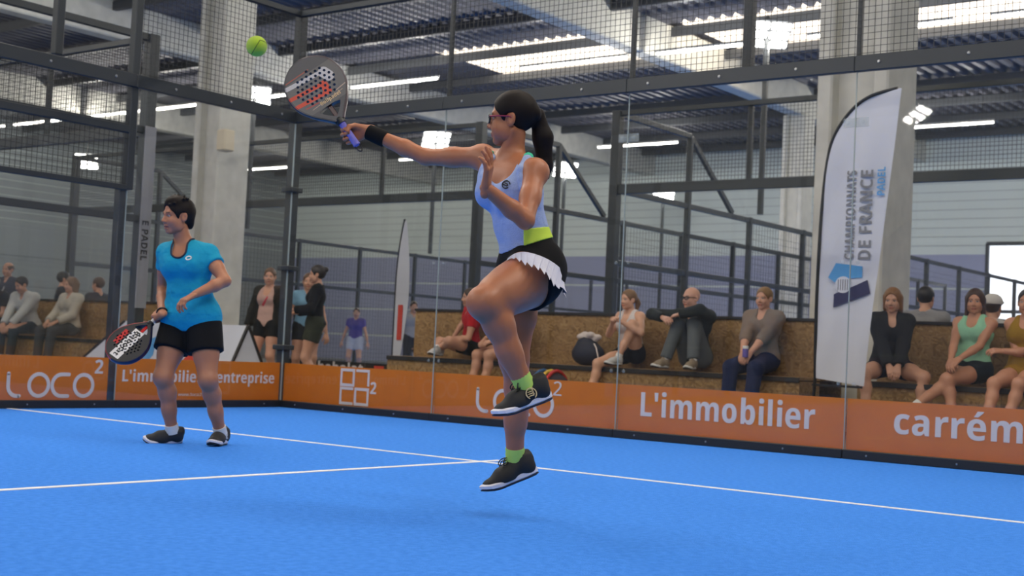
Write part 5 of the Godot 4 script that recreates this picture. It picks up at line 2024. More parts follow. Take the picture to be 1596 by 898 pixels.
	# where the shoulder straps lie on the skin
	var straps := {"L": [Vector3(6.841, 1.318, 5.253), Vector3(6.844, 1.356, 5.240), Vector3(6.846, 1.394, 5.216), Vector3(6.842, 1.435, 5.184), Vector3(6.822, 1.466, 5.138), Vector3(6.798, 1.463, 5.056), Vector3(6.791, 1.425, 5.008), Vector3(6.801, 1.352, 4.997)], "R": [Vector3(6.664, 1.320, 5.212), Vector3(6.649, 1.373, 5.189), Vector3(6.640, 1.424, 5.161), Vector3(6.630, 1.460, 5.133), Vector3(6.616, 1.484, 5.082), Vector3(6.613, 1.456, 5.019)]}
	for q in straps:
		for i in straps[q].size():
			straps[q][i] = S.onto(straps[q][i], -0.004)
	var C := Sdf.new()
	C.cell = 0.005; C.grow = 0.010
	torso(C, J, 0.93, true)
	C.ell(J.bowl, Vector3(0.064, 0.078, 0.085), Basis(right, up2, -away) , 0.012, 1)
	C.cap(J.neck - up * 0.03, J.neck + up * 0.1, 0.06, 0.06, 0.012, Vector3.ZERO, 1.0, 0, 1)
	C.ell(J.shL + right * 0.022 - away * 0.02 - up2 * 0.02, Vector3(0.062, 0.088, 0.10), Basis(right, up2, -away), 0.012, 1)
	C.ell(J.shR - right * 0.02 - up2 * 0.01, Vector3(0.055, 0.09, 0.10), Basis(right, up2, -away), 0.012, 1)
	for q in ["L", "R"]:
		for i in straps[q].size() - 1:
			C.cap(straps[q][i], straps[q][i + 1], 0.0075, 0.0075, 0.008)
	C.cut(J.hem, right * 0.30 - up2 * 0.95)
	later("vest", [C], vest, t, base)
	var lime := mat("lime", rgb(206, 232, 84), 0.8, 0.0, 0.3)
	var Pn := Sdf.new()
	Pn.cell = 0.0045; Pn.grow = 0.0125
	torso(Pn, J, 0.93, true)
	Pn.cut(J.hem, right * 0.30 - up2 * 0.95); Pn.cut(J.panel_top, up2 - right * 0.12); Pn.cut(J.panel_left, -right)
	later("side_panel", [Pn], lime, t, base)
	var mint := mat("mint", rgb(64, 206, 164), 0.75)
	for q in ["L", "R"]:
		var St := Sdf.new()
		St.cell = 0.004; St.grow = 0.0125
		var i0 := 3 if q == "L" else 2
		St.cap(straps[q][i0].lerp(straps[q][i0 + 1], 0.4), straps[q][i0 + 1], 0.0075, 0.0075, 0.008, Vector3.ZERO, 1.0, 1)
		St.cap(straps[q][i0 + 1], straps[q][i0 + 2].lerp(straps[q][i0 + 1], 0.3), 0.0075, 0.0075, 0.008, Vector3.ZERO, 1.0, 2)
		later("strap_trim", [St], mint, t, base)
	var lg := Mb.new()
	var ac: Vector3 = (J.shL - J.shR).normalized()
	var f := ac.cross(up).normalized()
	var mid: Vector3 = C.onto(Vector3(6.802, 1.333, 5.271), 0.0005)
	var out := (mid - C.onto(mid, -0.01)).normalized()
	var lx := (ac - out * ac.dot(out)).normalized()
	var lt := Transform3D(Basis(lx, out.cross(lx), out), mid - base)
	lg.stroke(arc(Vector2.ZERO, 0.016, 30, 330, 24), 0.0035, 0.004, lt)
	lg.stroke([Vector2(-0.012, -0.004), Vector2(0.006, -0.004), Vector2(0.008, 0.0), Vector2(0.004, 0.004), Vector2(-0.008, 0.004)], 0.0035, 0.004, lt)
	put("chest_emblem", lg, M.black_print, t)
	# black shorts with a pleated white frill
	var blk := mat("black_cloth", rgb(20, 20, 22), 0.8, 0.0, 0.3)
	var D := Sdf.new()
	D.cell = 0.008; D.grow = 0.007
	var ah: Vector3 = (J.hpL - J.hpR).normalized()
	var fh := ah.cross(up).normalized()
	D.cap(J.pelvis - ah * 0.06, J.pelvis + ah * 0.06, 0.100, 0.100, 0.06, fh, 0.95)
	for k in [-1.0, 1.0]:
		D.ell(J.pelvis + ah * 0.058 * k - fh * 0.042 - up * 0.047, Vector3(0.073, 0.079, 0.073), Basis.IDENTITY, 0.04)
	D.cap(J.waist - ah * 0.045, J.waist + ah * 0.045, 0.085, 0.085, 0.06, fh, 0.92)
	D.cap(J.hpL, J.hpL.lerp(J.knL, 0.17), 0.105, 0.106, 0.03, Vector3.ZERO, 1.0, 2)
	D.cap(J.hpL - Vector3(0, 0.03, 0), J.hpL.lerp(J.knL, 0.17) - Vector3(0, 0.03, 0), 0.095, 0.095, 0.03, Vector3.ZERO, 1.0, 2)
	D.cap(J.hpR, J.hpR.lerp(J.knR, 0.34), 0.096, 0.094, 0.03, Vector3.ZERO, 1.0, 2)
	D.cut(J.hem + up * 0.02, up2 - right * 0.3)
	later("shorts", [D], blk, t, base)
	var tops := [Vector3(6.823, 1.040, 5.250), Vector3(6.857, 1.058, 5.251), Vector3(6.904, 1.063, 5.247), Vector3(6.951, 1.050, 5.217), Vector3(6.970, 1.030, 5.164), Vector3(6.960, 1.007, 5.095), Vector3(6.924, 0.966, 5.019), Vector3(6.861, 0.935, 4.939)]
	var lows := [Vector3(6.824, 1.029, 5.262), Vector3(6.868, 1.039, 5.267), Vector3(6.922, 1.020, 5.275), Vector3(6.969, 1.004, 5.263), Vector3(6.998, 0.977, 5.233), Vector3(7.006, 0.940, 5.194), Vector3(6.965, 0.932, 5.085), Vector3(6.90, 0.905, 4.985)]
	var fb := Mb.new()
	var last: Array = []
	var n := 78
	for i in n:
		var q := i / float(n - 1) * 7.0
		var k := mini(int(q), 6)
		var a: Vector3 = tops[k].cubic_interpolate(tops[k + 1], tops[maxi(k - 1, 0)], tops[mini(k + 2, 7)], q - k)
		var b: Vector3 = lows[k].cubic_interpolate(lows[k + 1], lows[maxi(k - 1, 0)], lows[mini(k + 2, 7)], q - k)
		var outw: Vector3 = (a - J.pelvis); outw -= up * outw.dot(up); outw = outw.normalized()
		var saw := fmod(i, 6) / 6.0
		a += outw * (0.006 + 0.002 * saw)
		b += outw * (0.004 + 0.022 * saw) + (b - a) * (0.42 * saw - 0.1)
		if last:
			fb.quad(last[0], last[1], b - base, a - base, outw)
			fb.quad(last[0] - outw * 0.002, last[1] - outw * 0.002, b - base - outw * 0.002, a - base - outw * 0.002, -outw)
		last = [a - base, b - base]
	put("pleated_frill", fb, mat("frill", rgb(214, 214, 228), 0.85), t)
	# wristband, glasses, socks, shoes
	var wb := Mb.new()
	var wd: Vector3 = (J.elR - wrist).normalized()
	var w0: Vector3 = wrist + wd * 0.005
	var w1: Vector3 = wrist + wd * 0.092
	wb.tube([w0 - base, w0 + wd * 0.004 - base, w0.lerp(w1, 0.5) - base, w1 - wd * 0.004 - base, w1 - base], [0.029, 0.0335, 0.0355, 0.0365, 0.033], 18)
	put("wristband", wb, blk, t)
	eyewear(t, base, H, 0.93, M.black_plastic, mat("pink_plastic", rgb(150, 40, 74), 0.4))
	var lime_sock := mat("lime_sock", rgb(190, 224, 112), 0.9, 0.0, 0.2)
	relief(lime_sock, M.fold_grain, 0.6)
	for q in ["L", "R"]:
		var sk := Mb.new()
		var d: Vector3 = (J["kn" + q] - J["an" + q]).normalized()
		var pts: Array = []; var rr: Array = []
		for k in 9:
			pts.append(J["an" + q] + d * (-0.035 + 0.0095 * k) - base)
			rr.append(0.0405 + (0.0015 if k % 2 else 0.0) - 0.0002 * k)
		sk.tube(pts, rr, 18)
		put("sock", sk, lime_sock, t)
	var su := mat("shoe_black", rgb(30, 30, 31), 0.7); var so := mat("sole_navy", rgb(20, 24, 44), 0.5); var sm := mat("sole_white", rgb(226, 224, 232), 0.55)
	for q in ["L", "R"]:
		var at := shoe(t, base, J["he" + q], J["to" + q], J["an" + q], su, sm, so, 0.0045, M.black_print, true)
		if q == "L":
			# the round gold emblem on the outer side
			var em := Mb.new()
			var kk: float = J.heL.distance_to(J.toL) / 0.27
			var ta := Transform3D(Basis(-at.basis.z, at.basis.y, at.basis.x).rotated(at.basis.z, 0.22), at * (Vector3(0.0445, 0.056, 0.102) * kk) - base)
			em.stroke(arc(Vector2.ZERO, 0.021, -60, 230, 24), 0.004, 0.004, ta)
			for y in [-0.008, 0.0, 0.008]:
				em.stroke([Vector2(-0.012, y), Vector2(0.006, y)] + arc(Vector2(0.006, y + 0.004), 0.004, -90, 90, 6), 0.0035, 0.004, ta, false)
			put("emblem", em, mat("gold", rgb(206, 184, 138), 0.5), t)


func ring_round(c: Vector3, axis: Vector3, r: float, n: int) -> Array:
	var x := axis.cross(Vector3.UP).normalized()
	var y := x.cross(axis).normalized()
	var o: Array = []
	for i in n + 1:
		o.append(c + (x * cos(TAU * i / n) + y * sin(TAU * i / n)) * r)
	return o


func partner() -> void:
	var J := {"head": Vector3(3.336, 1.406, 4.086), "neck": Vector3(3.345, 1.259, 4.033), "chest": Vector3(3.367, 1.108, 4.019), "waist": Vector3(3.382, 0.946, 3.999), "pelvis": Vector3(3.385, 0.779, 3.974), "shR": Vector3(3.227, 1.185, 4.067), "elR": Vector3(3.105, 0.964, 3.984), "wrR": Vector3(3.206, 0.818, 4.087), "shL": Vector3(3.475, 1.186, 3.942), "elL": Vector3(3.652, 1.019, 3.949), "wrL": Vector3(3.593, 0.924, 4.127), "hpR": Vector3(3.303, 0.715, 4.008), "knR": Vector3(3.338, 0.412, 4.127), "anR": Vector3(3.305, 0.085, 4.007), "hpL": Vector3(3.473, 0.723, 3.942), "knL": Vector3(3.566, 0.409, 3.966), "anL": Vector3(3.512, 0.085, 3.799), "heR": Vector3(3.300, 0.002, 3.917), "toR": Vector3(3.205, 0.002, 4.150), "heL": Vector3(3.461, 0.002, 3.708), "toL": Vector3(3.590, 0.002, 3.937), "grip": Vector3(3.247, 0.789, 4.117), "butt": Vector3(3.265, 0.827, 4.081), "tip": Vector3(3.183, 0.541, 4.352), "tipL": Vector3(3.558, 0.864, 4.225)}
	var right := Vector3(0.797, 0.048, -0.602); var away := Vector3(-0.604, 0.046, -0.796)
	var base := Vector3(3.40, 0, 3.95)
	var t := thing("person", "short-haired woman in a turquoise shirt and black shorts waiting with a red racket", "person", base, 0.0, "players")
	var skin := lin(178, 118, 88)
	var hair := lin(36, 28, 26)
	var face := frame(Vector3(-0.24, -0.06, 0.95), Vector3(0, 1, 0))
	var H := Transform3D(face, J.head)
	var up: Vector3 = (J.neck - J.pelvis).normalized()
	var hx: Vector3 = (J.tip - J.butt).normalized()
	var hy: Vector3 = (-away * 0.6 - right * 0.7)
	hy = (hy - hx * hy.dot(hx)).normalized()
	var hz := hx.cross(hy)
	var wrist: Vector3 = J.grip - (hz * 0.082 - hy * 0.025)
	J.wrR = wrist
	var S := Sdf.new()
	S.cell = 0.010; S.color = skin
	torso(S, J, 0.98, true); girdle(S, J, 0.86)
	S.cap(J.neck - up * 0.02, J.head - Vector3(0, 0.055, 0) - face.z * 0.014, 0.052, 0.049, 0.03)
	arm(S, J.shR, J.elR, J.wrR, 0.98); arm(S, J.shL, J.elL, J.wrL, 0.98)
	leg(S, J.hpL, J.knL, J.anL, 1.0, knee_back(J.hpL, J.knL, J.anL, face.z)); leg(S, J.hpR, J.knR, J.anR, 1.0, knee_back(J.hpR, J.knR, J.anR, face.z))
	var hs := head_sdf(H, 0.97, 0.004, 0.8)
	hs.paint = face_paint(H, 0.97, skin, hair, lin(140, 78, 70))
	var gr := hand_sdf(wrist, hz, hy, false, 1.0, 0.0045, [68, 68, 69, 72], 0.02, 0.9, [0.70, 1.12, 0.75])
	gr.cap(J.wrR.lerp(J.elR, 0.15), wrist, 0.027, 0.026, 0.012); gr.color = skin
	var op := hand_sdf(J.wrL, J.tipL - J.wrL, Vector3(-0.1, 0.85, 0.5), true, 1.0, 0.0045, [26, 30, 34, 38], 0.04, 0.3)
	op.color = skin
	later("body", [S, hs, gr, op], M.skin_damp, t, base)
	later("hair", [hair_sdf(H, 0.97, 0.0055, "short")], M.hair_dark, t, base)
	var tee := mat("tee_turquoise", rgb(30, 166, 208), 0.8, 0.0, 0.3)
	skin_over(tee, M.cloth_grain, Vector3.ONE * 8.0)
	relief(tee, M.fold_grain, 0.6)
	var f: Vector3 = (J.shL - J.shR).normalized().cross(up).normalized()
	for k in 1:
		var C := Sdf.new()
		C.cell = 0.0085; C.grow = 0.010 if k == 0 else 0.0118
		torso(C, J, 0.98, true); girdle(C, J, 0.86)
		for q in ["L", "R"]:
			C.cap(J["sh" + q], J["sh" + q].lerp(J["el" + q], 0.42), 0.046, 0.050, 0.02, Vector3.ZERO, 1.0, 2)
		var wide := 0.0
		var ahp: Vector3 = (J.hpL - J.hpR).normalized()
		C.cap(J.pelvis + up * 0.02 - ahp * 0.064, J.pelvis + up * 0.02 + ahp * 0.064, 0.117, 0.117, 0.06, f, 0.95)
		C.cap(J.neck + up * 0.08 + f * 0.05, J.neck - up * 0.055 + f * 0.10, 0.062 + wide, 0.050 + wide, 0.006, Vector3.ZERO, 1.0, 0, 1)
		C.cap(J.neck - up * 0.01, J.neck + up * 0.1, 0.062 + wide, 0.064 + wide, 0.006, Vector3.ZERO, 1.0, 0, 1)
		# the hem is rounded: lower in front
		C.cut(J.pelvis + f * 0.1 - up * 0.075, -up * 0.95 - f * 0.25)
		later("shirt", [C], tee, t, base)
	# the dark edge of the neckline: where the shirt's surface meets its opening
	var G := Sdf.new(); G.grow = 0.010
	torso(G, J, 0.98, true); girdle(G, J, 0.86)
	var K := Sdf.new()
	K.cap(J.neck + up * 0.08 + f * 0.05, J.neck - up * 0.055 + f * 0.10, 0.062, 0.050, 0.006); K.cap(J.neck - up * 0.01, J.neck + up * 0.1, 0.062, 0.064, 0.006)
	var acx: Vector3 = (J.shL - J.shR).normalized()
	var edge: Array = []
	for i in 41:
		var a := TAU * i / 40.0
		var p: Vector3 = J.neck + acx * sin(a) * 0.09 + f * (0.03 + 0.09 * cos(a)) - up * (0.02 + 0.07 * maxf(0.0, cos(a)))
		for r in 7:
			p = K.onto(G.onto(p), 0.0)
		edge.append(G.onto(p, 0.001) - base)
	var trim := Mb.new()
	trim.tube(edge, 0.0055, 7, false)
	put("collar_trim", trim, mat("trim_navy", rgb(44, 48, 66), 0.8), t)
	var em := Mb.new()
	var spot: Vector3 = G.onto(J.chest + f * 0.12 + up * 0.055 + acx * 0.065, 0.0)
	var out: Vector3 = (G.onto(spot, 0.01) - spot).normalized()
	var lx := (acx - out * acx.dot(out)).normalized()
	var lt := Transform3D(Basis(lx, out.cross(lx), out), spot - base)
	em.stroke(arc(Vector2.ZERO, 0.012, 0, 360, 16).map(func(p): return Vector2(p.x * 1.5, p.y)), 0.008, 0.003, lt)
	put("chest_emblem", em, M.white_cloth, t)
	var D := Sdf.new()
	D.cell = 0.0095; D.grow = 0.016
	var ah: Vector3 = (J.hpL - J.hpR).normalized()
	D.cap(J.pelvis - ah * 0.064, J.pelvis + ah * 0.064, 0.104, 0.104, 0.06, f, 0.95)
	for q in ["L", "R"]:
		D.cap(J["hp" + q], J["hp" + q].lerp(J["kn" + q], 0.47), 0.096, 0.094, 0.03, Vector3.ZERO, 1.0, 2)
	D.cut(J.pelvis + up * 0.03, up)
	later("shorts", [D], M.black_cloth, t, base)
	var su := mat("shoe_dark", rgb(40, 40, 42), 0.7)
	for q in ["L", "R"]:
		shoe(t, base, J["he" + q], J["to" + q], J["an" + q], su, M.sole_white, M.black_plastic, 0.006, M.white_cloth)
		var b := Mb.new()
		var d: Vector3 = (J["kn" + q] - J["an" + q]).normalized()
		b.tube([J["an" + q] - d * 0.02 - base, J["an" + q] + d * 0.035 - base], [0.043, 0.042], 14)
		put("sock", b, M.white_cloth, t)
		b = Mb.new()
		var z: Vector3 = (J["to" + q] - J["he" + q]).normalized()
		var x := Vector3.UP.cross(z).normalized()
		for s in [-1.0, 1.0]:
			for k in 2:
				var c: Vector3 = J["he" + q] + z * (0.075 + 0.022 * k) + Vector3(0, 0.052, 0) + x * s * 0.039 - base
				b.box(c, Vector3(0.004, 0.03, 0.014), 0.001, Basis(x, Vector3.UP, z) * Basis(Vector3.RIGHT, 0.5))
		put("side_stripes", b, M.white_cloth, t)
	var br := Mb.new()
	br.tube(ring_round(J.wrR - base + (J.elR - J.wrR).normalized() * 0.02, (J.elR - J.wrR).normalized(), 0.031, 16), 0.006, 6, false)
	put("bracelet", br, M.black_plastic, t)
	racket("red-rimmed black padel racket with a white lettered panel, held by the turquoise player", J.butt, J.tip, -away * 0.9 - right * 0.2 + Vector3.UP * 0.35, 1)


func crowd() -> void:
	var A := "spectators on the plywood benches"
	var B := "people standing by the corner"
	var Cg := "people behind the side glass"
	spectator({"label": "seated person in a red shirt with crossed bare legs, behind the jumping player", "bent": true, "at": Vector3(0.13, 0, -2.86), "turn": -0.75, "sway": -0.28, "lean": 0.1, "group": A,
		"footL": Vector3(-0.05, 0.66, 0.36), "kneeL": Vector3(1, 0.25, 0.5), "footR": Vector3(0.12, 0.66, 0.42), "kneeR": Vector3(-1, 0.25, 0.5), "handR": Vector3(-0.28, 0.80, 0.18), "handL": Vector3(0.16, 0.78, 0.26), "elbowR": Vector3(-1, 0.1, -0.3),
		"top": {"c": lin(196, 34, 44), "sleeve": 0.5}, "bottom": {"c": lin(36, 34, 34), "len": 0.4}, "style": "crop", "woman": false, "size": 0.95, "toeL": Vector3(-0.8, 0.05, 0.5), "toeR": Vector3(0.8, 0.05, 0.5)})
	spectator({"label": "seated person of whom only bare lower legs show beside the red shirt", "at": Vector3(0.74, 0, -2.86), "turn": -0.35, "group": A, "top": {"c": lin(120, 122, 126), "sleeve": 0.5}, "bottom": {"c": lin(40, 40, 44), "len": 0.5}, "style": "pony", "footL": Vector3(0.13, 0.22, 0.46), "footR": Vector3(-0.1, 0.22, 0.48), "lean": 0.25})
	spectator({"label": "girl in a white vest hugging one raised knee on the bench", "bent": true, "at": Vector3(2.32, 0, -2.88), "turn": -0.15, "lean": 0.12, "group": A, "look": -0.15, "style": "pony", "hair": lin(150, 112, 74), "skin": lin(206, 158, 130), "size": 0.94,
		"footL": Vector3(0.06, 0.66, 0.27), "footR": Vector3(-0.17, 0.22, 0.46), "handL": Vector3(0.12, 1.03, 0.30), "handR": Vector3(0.0, 1.02, 0.32), "toeL": Vector3(-0.1, 0, 1),
		"top": {"c": lin(226, 220, 218), "sleeve": 0.0, "neck": 0.06, "name": "vest"}, "bottom": {"c": lin(26, 28, 36), "len": 0.3}})
	spectator({"label": "bald man with glasses, dark jacket and grey trousers, arms over his knees", "bent": true, "at": Vector3(3.1, 0, -2.9), "turn": 0.0, "lean": 0.22, "woman": false, "group": A, "look": -0.35, "style": "bald", "glasses": true, "skin": lin(200, 152, 128),
		"footL": Vector3(0.16, 0.655, 0.33), "footR": Vector3(-0.17, 0.655, 0.33), "handL": Vector3(-0.02, 1.13, 0.33), "handR": Vector3(-0.2, 1.09, 0.36), "elbowL": Vector3(1, 0.2, 0), "elbowR": Vector3(-1, 0.1, 0.2), "shoe": lin(150, 134, 112),
		"top": {"c": lin(46, 52, 54), "sleeve": 1.95, "loose": 0.018, "hem": -0.06, "name": "jacket"}, "bottom": {"c": lin(96, 102, 104), "len": 1.95, "name": "trousers"}})
	spectator({"label": "older woman in a taupe blouse and jeans holding a can on the bench", "at": Vector3(3.86, 0, -2.88), "turn": 0.05, "lean": -0.05, "group": A, "look": -0.1, "style": "crop", "hair": lin(168, 128, 82), "girth": 1.08, "skin": lin(198, 148, 122),
		"handL": Vector3(0.03, 0.76, 0.34), "handR": Vector3(-0.05, 0.76, 0.34), "footL": Vector3(0.10, 0.22, 0.46), "footR": Vector3(-0.14, 0.22, 0.46), "shoe": lin(40, 40, 46),
		"top": {"c": lin(140, 124, 112), "sleeve": 1.35, "loose": 0.018, "hem": -0.04, "neck": 0.06, "name": "blouse"}, "bottom": {"c": lin(40, 48, 82), "len": 1.95, "name": "jeans"}})
	var can := thing("drink_can", "small purple and white can in the older woman's hands", "can", Vector3(3.90, 0.72, -2.46))
	var b := Mb.new()
	b.lathe([Vector2(0, 0), Vector2(0.026, 0), Vector2(0.029, 0.008), Vector2(0.029, 0.085)], 14)
	put("body", b, mat("can_purple", rgb(104, 92, 168), 0.35), can)
	b = Mb.new(); b.lathe([Vector2(0.029, 0.085), Vector2(0.029, 0.105), Vector2(0.026, 0.113), Vector2(0, 0.112)], 14)
	put("lid", b, M.white_plastic, can)
	spectator({"label": "blonde woman in a black zip jacket with bare knees beside the feather flag", "at": Vector3(5.22, 0, -2.82), "turn": 0.5, "lean": 0.10, "group": A, "look": -0.30, "nod": 0.1, "style": "bob", "hair": lin(168, 118, 70), "skin": lin(204, 154, 126),
		"handL": Vector3(0.03, 0.66, 0.34), "handR": Vector3(-0.03, 0.65, 0.34), "footL": Vector3(0.24, 0.22, 0.42), "footR": Vector3(-0.24, 0.22, 0.42), "kneeL": Vector3(0.6, 0.6, 1), "kneeR": Vector3(-0.6, 0.6, 1),
		"top": {"c": lin(40, 42, 46), "sleeve": 1.95, "loose": 0.02, "neck": 0.09, "hem": -0.03, "name": "jacket"}, "bottom": {"c": lin(44, 34, 42), "len": 0.4}})
	spectator({"label": "long-haired woman in a mint top with crossed bare legs on the bench", "at": Vector3(5.99, 0, -2.85), "turn": -0.05, "lean": -0.04, "group": A, "look": 0.25, "style": "long", "hair": lin(84, 56, 40), "skin": lin(190, 136, 106),
		"handL": Vector3(0.02, 0.80, 0.34), "handR": Vector3(-0.06, 0.78, 0.36), "footL": Vector3(-0.26, 0.36, 0.62), "kneeL": Vector3(0.1, 0.8, 1), "footR": Vector3(0.02, 0.22, 0.46), "toeL": Vector3(-0.3, -0.3, 1), "shoe": lin(30, 30, 34),
		"top": {"c": lin(158, 216, 178), "sleeve": 0.0, "neck": 0.05, "name": "vest"}, "bottom": {"c": lin(30, 40, 44), "len": 0.35}})
	spectator({"label": "woman in a mustard top with folded arms at the photograph's right edge", "at": Vector3(6.47, 0, -2.85), "turn": -0.05, "lean": 0.05, "group": A, "look": 0.15, "style": "crop", "hair": lin(40, 32, 30), "skin": lin(196, 142, 112),
		"handL": Vector3(-0.14, 0.88, 0.20), "handR": Vector3(0.12, 0.90, 0.24), "footL": Vector3(0.0, 0.22, 0.50), "footR": Vector3(-0.16, 0.22, 0.54), "shoe": lin(150, 84, 168),
		"top": {"c": lin(168, 130, 38), "sleeve": 0.0, "neck": 0.04, "hem": -0.12, "name": "vest"}, "bottom": {"c": lin(160, 122, 36), "len": 0.3, "name": "skirt"}})
	spectator({"label": "dark-haired person seen from behind above the bench's back", "at": Vector3(5.30, 0.06, -3.5), "turn": PI, "group": A, "style": "crop", "hair": lin(30, 26, 26), "woman": false, "top": {"c": lin(150, 150, 152), "sleeve": 0.5}, "bottom": {"c": lin(40, 44, 52), "len": 0.8}})
	spectator({"label": "person in a white cap seen from behind at the photograph's right", "at": Vector3(5.95, -0.02, -3.5), "turn": PI, "group": A, "style": "crop", "cap": lin(216, 212, 206), "woman": false, "top": {"c": lin(190, 190, 188), "sleeve": 0.5}, "bottom": {"c": lin(60, 60, 66), "len": 0.8}})
	# by the corner post
	spectator({"label": "young woman in a pale pink vest and open dark jacket left of the corner post", "at": Vector3(-2.86, 0, -2.4), "turn": 0.35, "sit": false, "group": B, "style": "pony", "hair": lin(118, 84, 58), "look": 0.3, "skin": lin(200, 148, 122), "size": 0.98, "cell": 0.02,
		"vest": lin(44, 44, 42), "top": {"c": lin(206, 170, 158), "sleeve": 0.0, "neck": 0.06, "hem": -0.08, "name": "vest", "print": lin(216, 84, 98)}, "bottom": {"c": lin(28, 28, 30), "len": 0.42}})
	spectator({"label": "woman in a black sweater and olive shorts with tied hair right of the corner post", "at": Vector3(-2.0, 0, -2.4), "turn": -0.85, "sit": false, "group": B, "style": "bun", "hair": lin(44, 34, 30), "cell": 0.02, "handL": Vector3(0.14, 1.05, 0.26), "handR": Vector3(-0.16, 1.02, 0.26),
		"top": {"c": lin(24, 24, 27), "sleeve": 1.9, "loose": 0.018, "hem": -0.02, "name": "sweater"}, "bottom": {"c": lin(58, 62, 48), "len": 0.5, "loose": 0.022}})
	spectator({"label": "person in a light blue shirt half hidden by the woman in black", "at": Vector3(-2.62, 0, -2.85), "turn": 0.75, "sit": false, "group": B, "style": "pony", "hair": lin(120, 84, 60), "cell": 0.02, "size": 0.96,
		"top": {"c": lin(130, 176, 206), "sleeve": 0.5}, "bottom": {"c": lin(44, 46, 50), "len": 0.45}})
	spectator({"label": "small figure in a purple shirt on the neighbouring court", "at": Vector3(-8.1, 0, -9.5), "turn": 0.6, "sit": false, "group": B, "style": "crop", "cell": 0.028, "size": 0.84, "top": {"c": lin(86, 74, 150), "sleeve": 0.5}, "bottom": {"c": lin(200, 204, 214), "len": 0.6}})
	spectator({"label": "small figure in a grey shirt behind the narrow feather flag", "at": Vector3(-6.2, 0, -9.0), "turn": 0.9, "sit": false, "group": B, "style": "crop", "cell": 0.028, "size": 0.92, "woman": false, "top": {"c": lin(168, 170, 176), "sleeve": 0.5}, "bottom": {"c": lin(50, 54, 62), "len": 1.9, "name": "trousers"}})
	# through the side glass
	spectator({"label": "man in a pale sweatshirt leaning forward on the bench at the far left", "at": Vector3(-8.75, 0, -2.82), "turn": 0.2, "lean": 0.32, "group": Cg, "woman": false, "style": "crop", "hair": lin(52, 42, 36), "nod": 0.35, "look": -0.2, "cell": 0.02, "size": 1.08,
		"handL": Vector3(0.06, 0.70, 0.45), "handR": Vector3(-0.08, 0.70, 0.45), "top": {"c": lin(204, 206, 202), "sleeve": 1.9, "loose": 0.024, "name": "sweatshirt"}, "bottom": {"c": lin(52, 62, 66), "len": 1.95, "name": "trousers"}})
	spectator({"label": "woman in a cream sweater sitting upright on the bench at the far left", "at": Vector3(-7.75, 0, -2.85), "turn": 0.1, "group": Cg, "style": "bob", "hair": lin(142, 108, 76), "look": -0.35, "cell": 0.02, "size": 1.05,
		"top": {"c": lin(206, 200, 184), "sleeve": 1.9, "loose": 0.024, "name": "sweater"}, "bottom": {"c": lin(70, 74, 78), "len": 1.95, "name": "trousers"}})
	spectator({"label": "grey-haired man in black at the photograph's left edge, seated", "at": Vector3(-9.65, 0, -2.82), "turn": 0.2, "lean": 0.2, "group": Cg, "woman": false, "style": "fringe", "hair": lin(130, 122, 116), "cell": 0.02, "size": 1.08,
		"top": {"c": lin(34, 34, 37), "sleeve": 0.6, "loose": 0.02}, "bottom": {"c": lin(44, 46, 52), "len": 1.95, "name": "trousers"}})
	spectator({"label": "standing man in a dark flowered shirt at the far left", "at": Vector3(-10.9, 0, -3.75), "turn": 0.3, "sit": false, "group": Cg, "woman": false, "style": "fringe", "hair": lin(120, 96, 76), "cell": 0.022, "size": 1.10, "top": {"c": lin(70, 72, 84), "sleeve": 0.6, "loose": 0.02, "print": lin(190, 192, 196)}, "bottom": {"c": lin(50, 52, 60), "len": 1.95, "name": "trousers"}})
	spectator({"label": "dark-clothed man with his back turned above the left bench", "at": Vector3(-9.0, 0.10, -3.55), "turn": 2.6, "group": Cg, "woman": false, "style": "crop", "hair": lin(36, 32, 32), "cell": 0.022, "size": 1.1, "top": {"c": lin(48, 52, 58), "sleeve": 1.9, "loose": 0.02}, "bottom": {"c": lin(50, 52, 60), "len": 1.95, "name": "trousers"}})
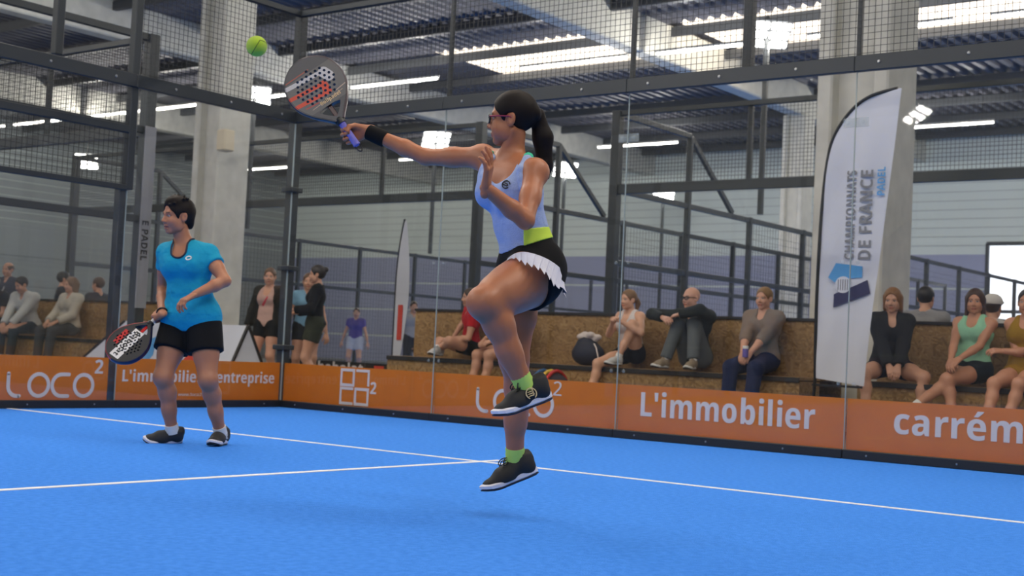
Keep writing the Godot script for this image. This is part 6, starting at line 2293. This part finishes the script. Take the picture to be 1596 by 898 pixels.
	spectator({"label": "bearded man looking left above the back of the left bench", "at": Vector3(-8.05, 0.05, -3.55), "turn": -1.4, "group": Cg, "woman": false, "style": "crop", "hair": lin(96, 66, 48), "cell": 0.022, "size": 1.05, "footL": Vector3(0.1, 0.66, 0.40), "footR": Vector3(-0.1, 0.66, 0.40), "top": {"c": lin(60, 62, 70), "sleeve": 0.6}, "bottom": {"c": lin(60, 60, 68), "len": 1.95, "name": "trousers"}})


func ball() -> void:
	var t := thing("padel_ball", "bright yellow-green ball in the air left of the racket", "ball", Vector3(6.77, 1.61, 6.56))
	var m := mat("felt", Color.WHITE, 0.95, 0.0, 0.2)
	skin_over(m, grain(41, 0.2, rgb(196, 230, 50), rgb(222, 250, 90)), Vector3.ONE * 20.0)
	relief(m, grain(42, 0.3, Color.BLACK, Color.WHITE), 0.3)
	m.rim_enabled = true; m.rim = 0.6
	var b := Mb.new()
	b.ball(Vector3.ZERO, Vector3.ONE * 0.033, 32, 20)
	put("felt_cover", b, m, t)
	b = Mb.new()
	var pts: Array = []
	for i in 61:
		var a := TAU * i / 60.0
		pts.append(Vector3(cos(a) + 0.35 * cos(3 * a) * -1.0, 0.95 * sin(2 * a), sin(a) + 0.35 * sin(3 * a)).normalized() * 0.0326)
	b.tube(pts, 0.0016, 6, false)
	put("seam", b, mat("seam", rgb(120, 150, 50), 0.8), t)
	t.rotation = Vector3(0.4, 0.7, 0.3)


func _ready() -> void:
	lights_and_camera()
	materials()
	people_materials()
	hall()
	court_ground()
	our_enclosure()
	other_enclosure("glass and mesh enclosure of the court beyond the benches, right", 0.0, 10.0, -6.0, -1.0)
	other_enclosure("glass and mesh enclosure of the court beyond the benches, left", -12.4, -2.4, -6.0, -1.0)
	other_enclosure("glass and mesh enclosure of the court left of the blue court", -12.4, -2.4, 0.0, 1.0)
	banners()
	bench("plywood bench with the girl, the man and the older woman on it", -0.95, 4.42, -2.6)
	bench("plywood bench right of the concrete column", 5.0, 9.0, -2.6)
	bench("plywood bench at the far left behind the side glass", -12.2, -5.3, -2.6)
	feather_flag()
	small_things()
	lamps()
	jumper()
	partner()
	racket("grey padel racket with red and white stripes, held by the jumping player", Vector3(6.038, 1.517, 5.321), Vector3(5.797, 1.864, 5.449), Vector3(0.604, 0.12, 0.796), 0)
	crowd()
	ball()
	run_jobs()
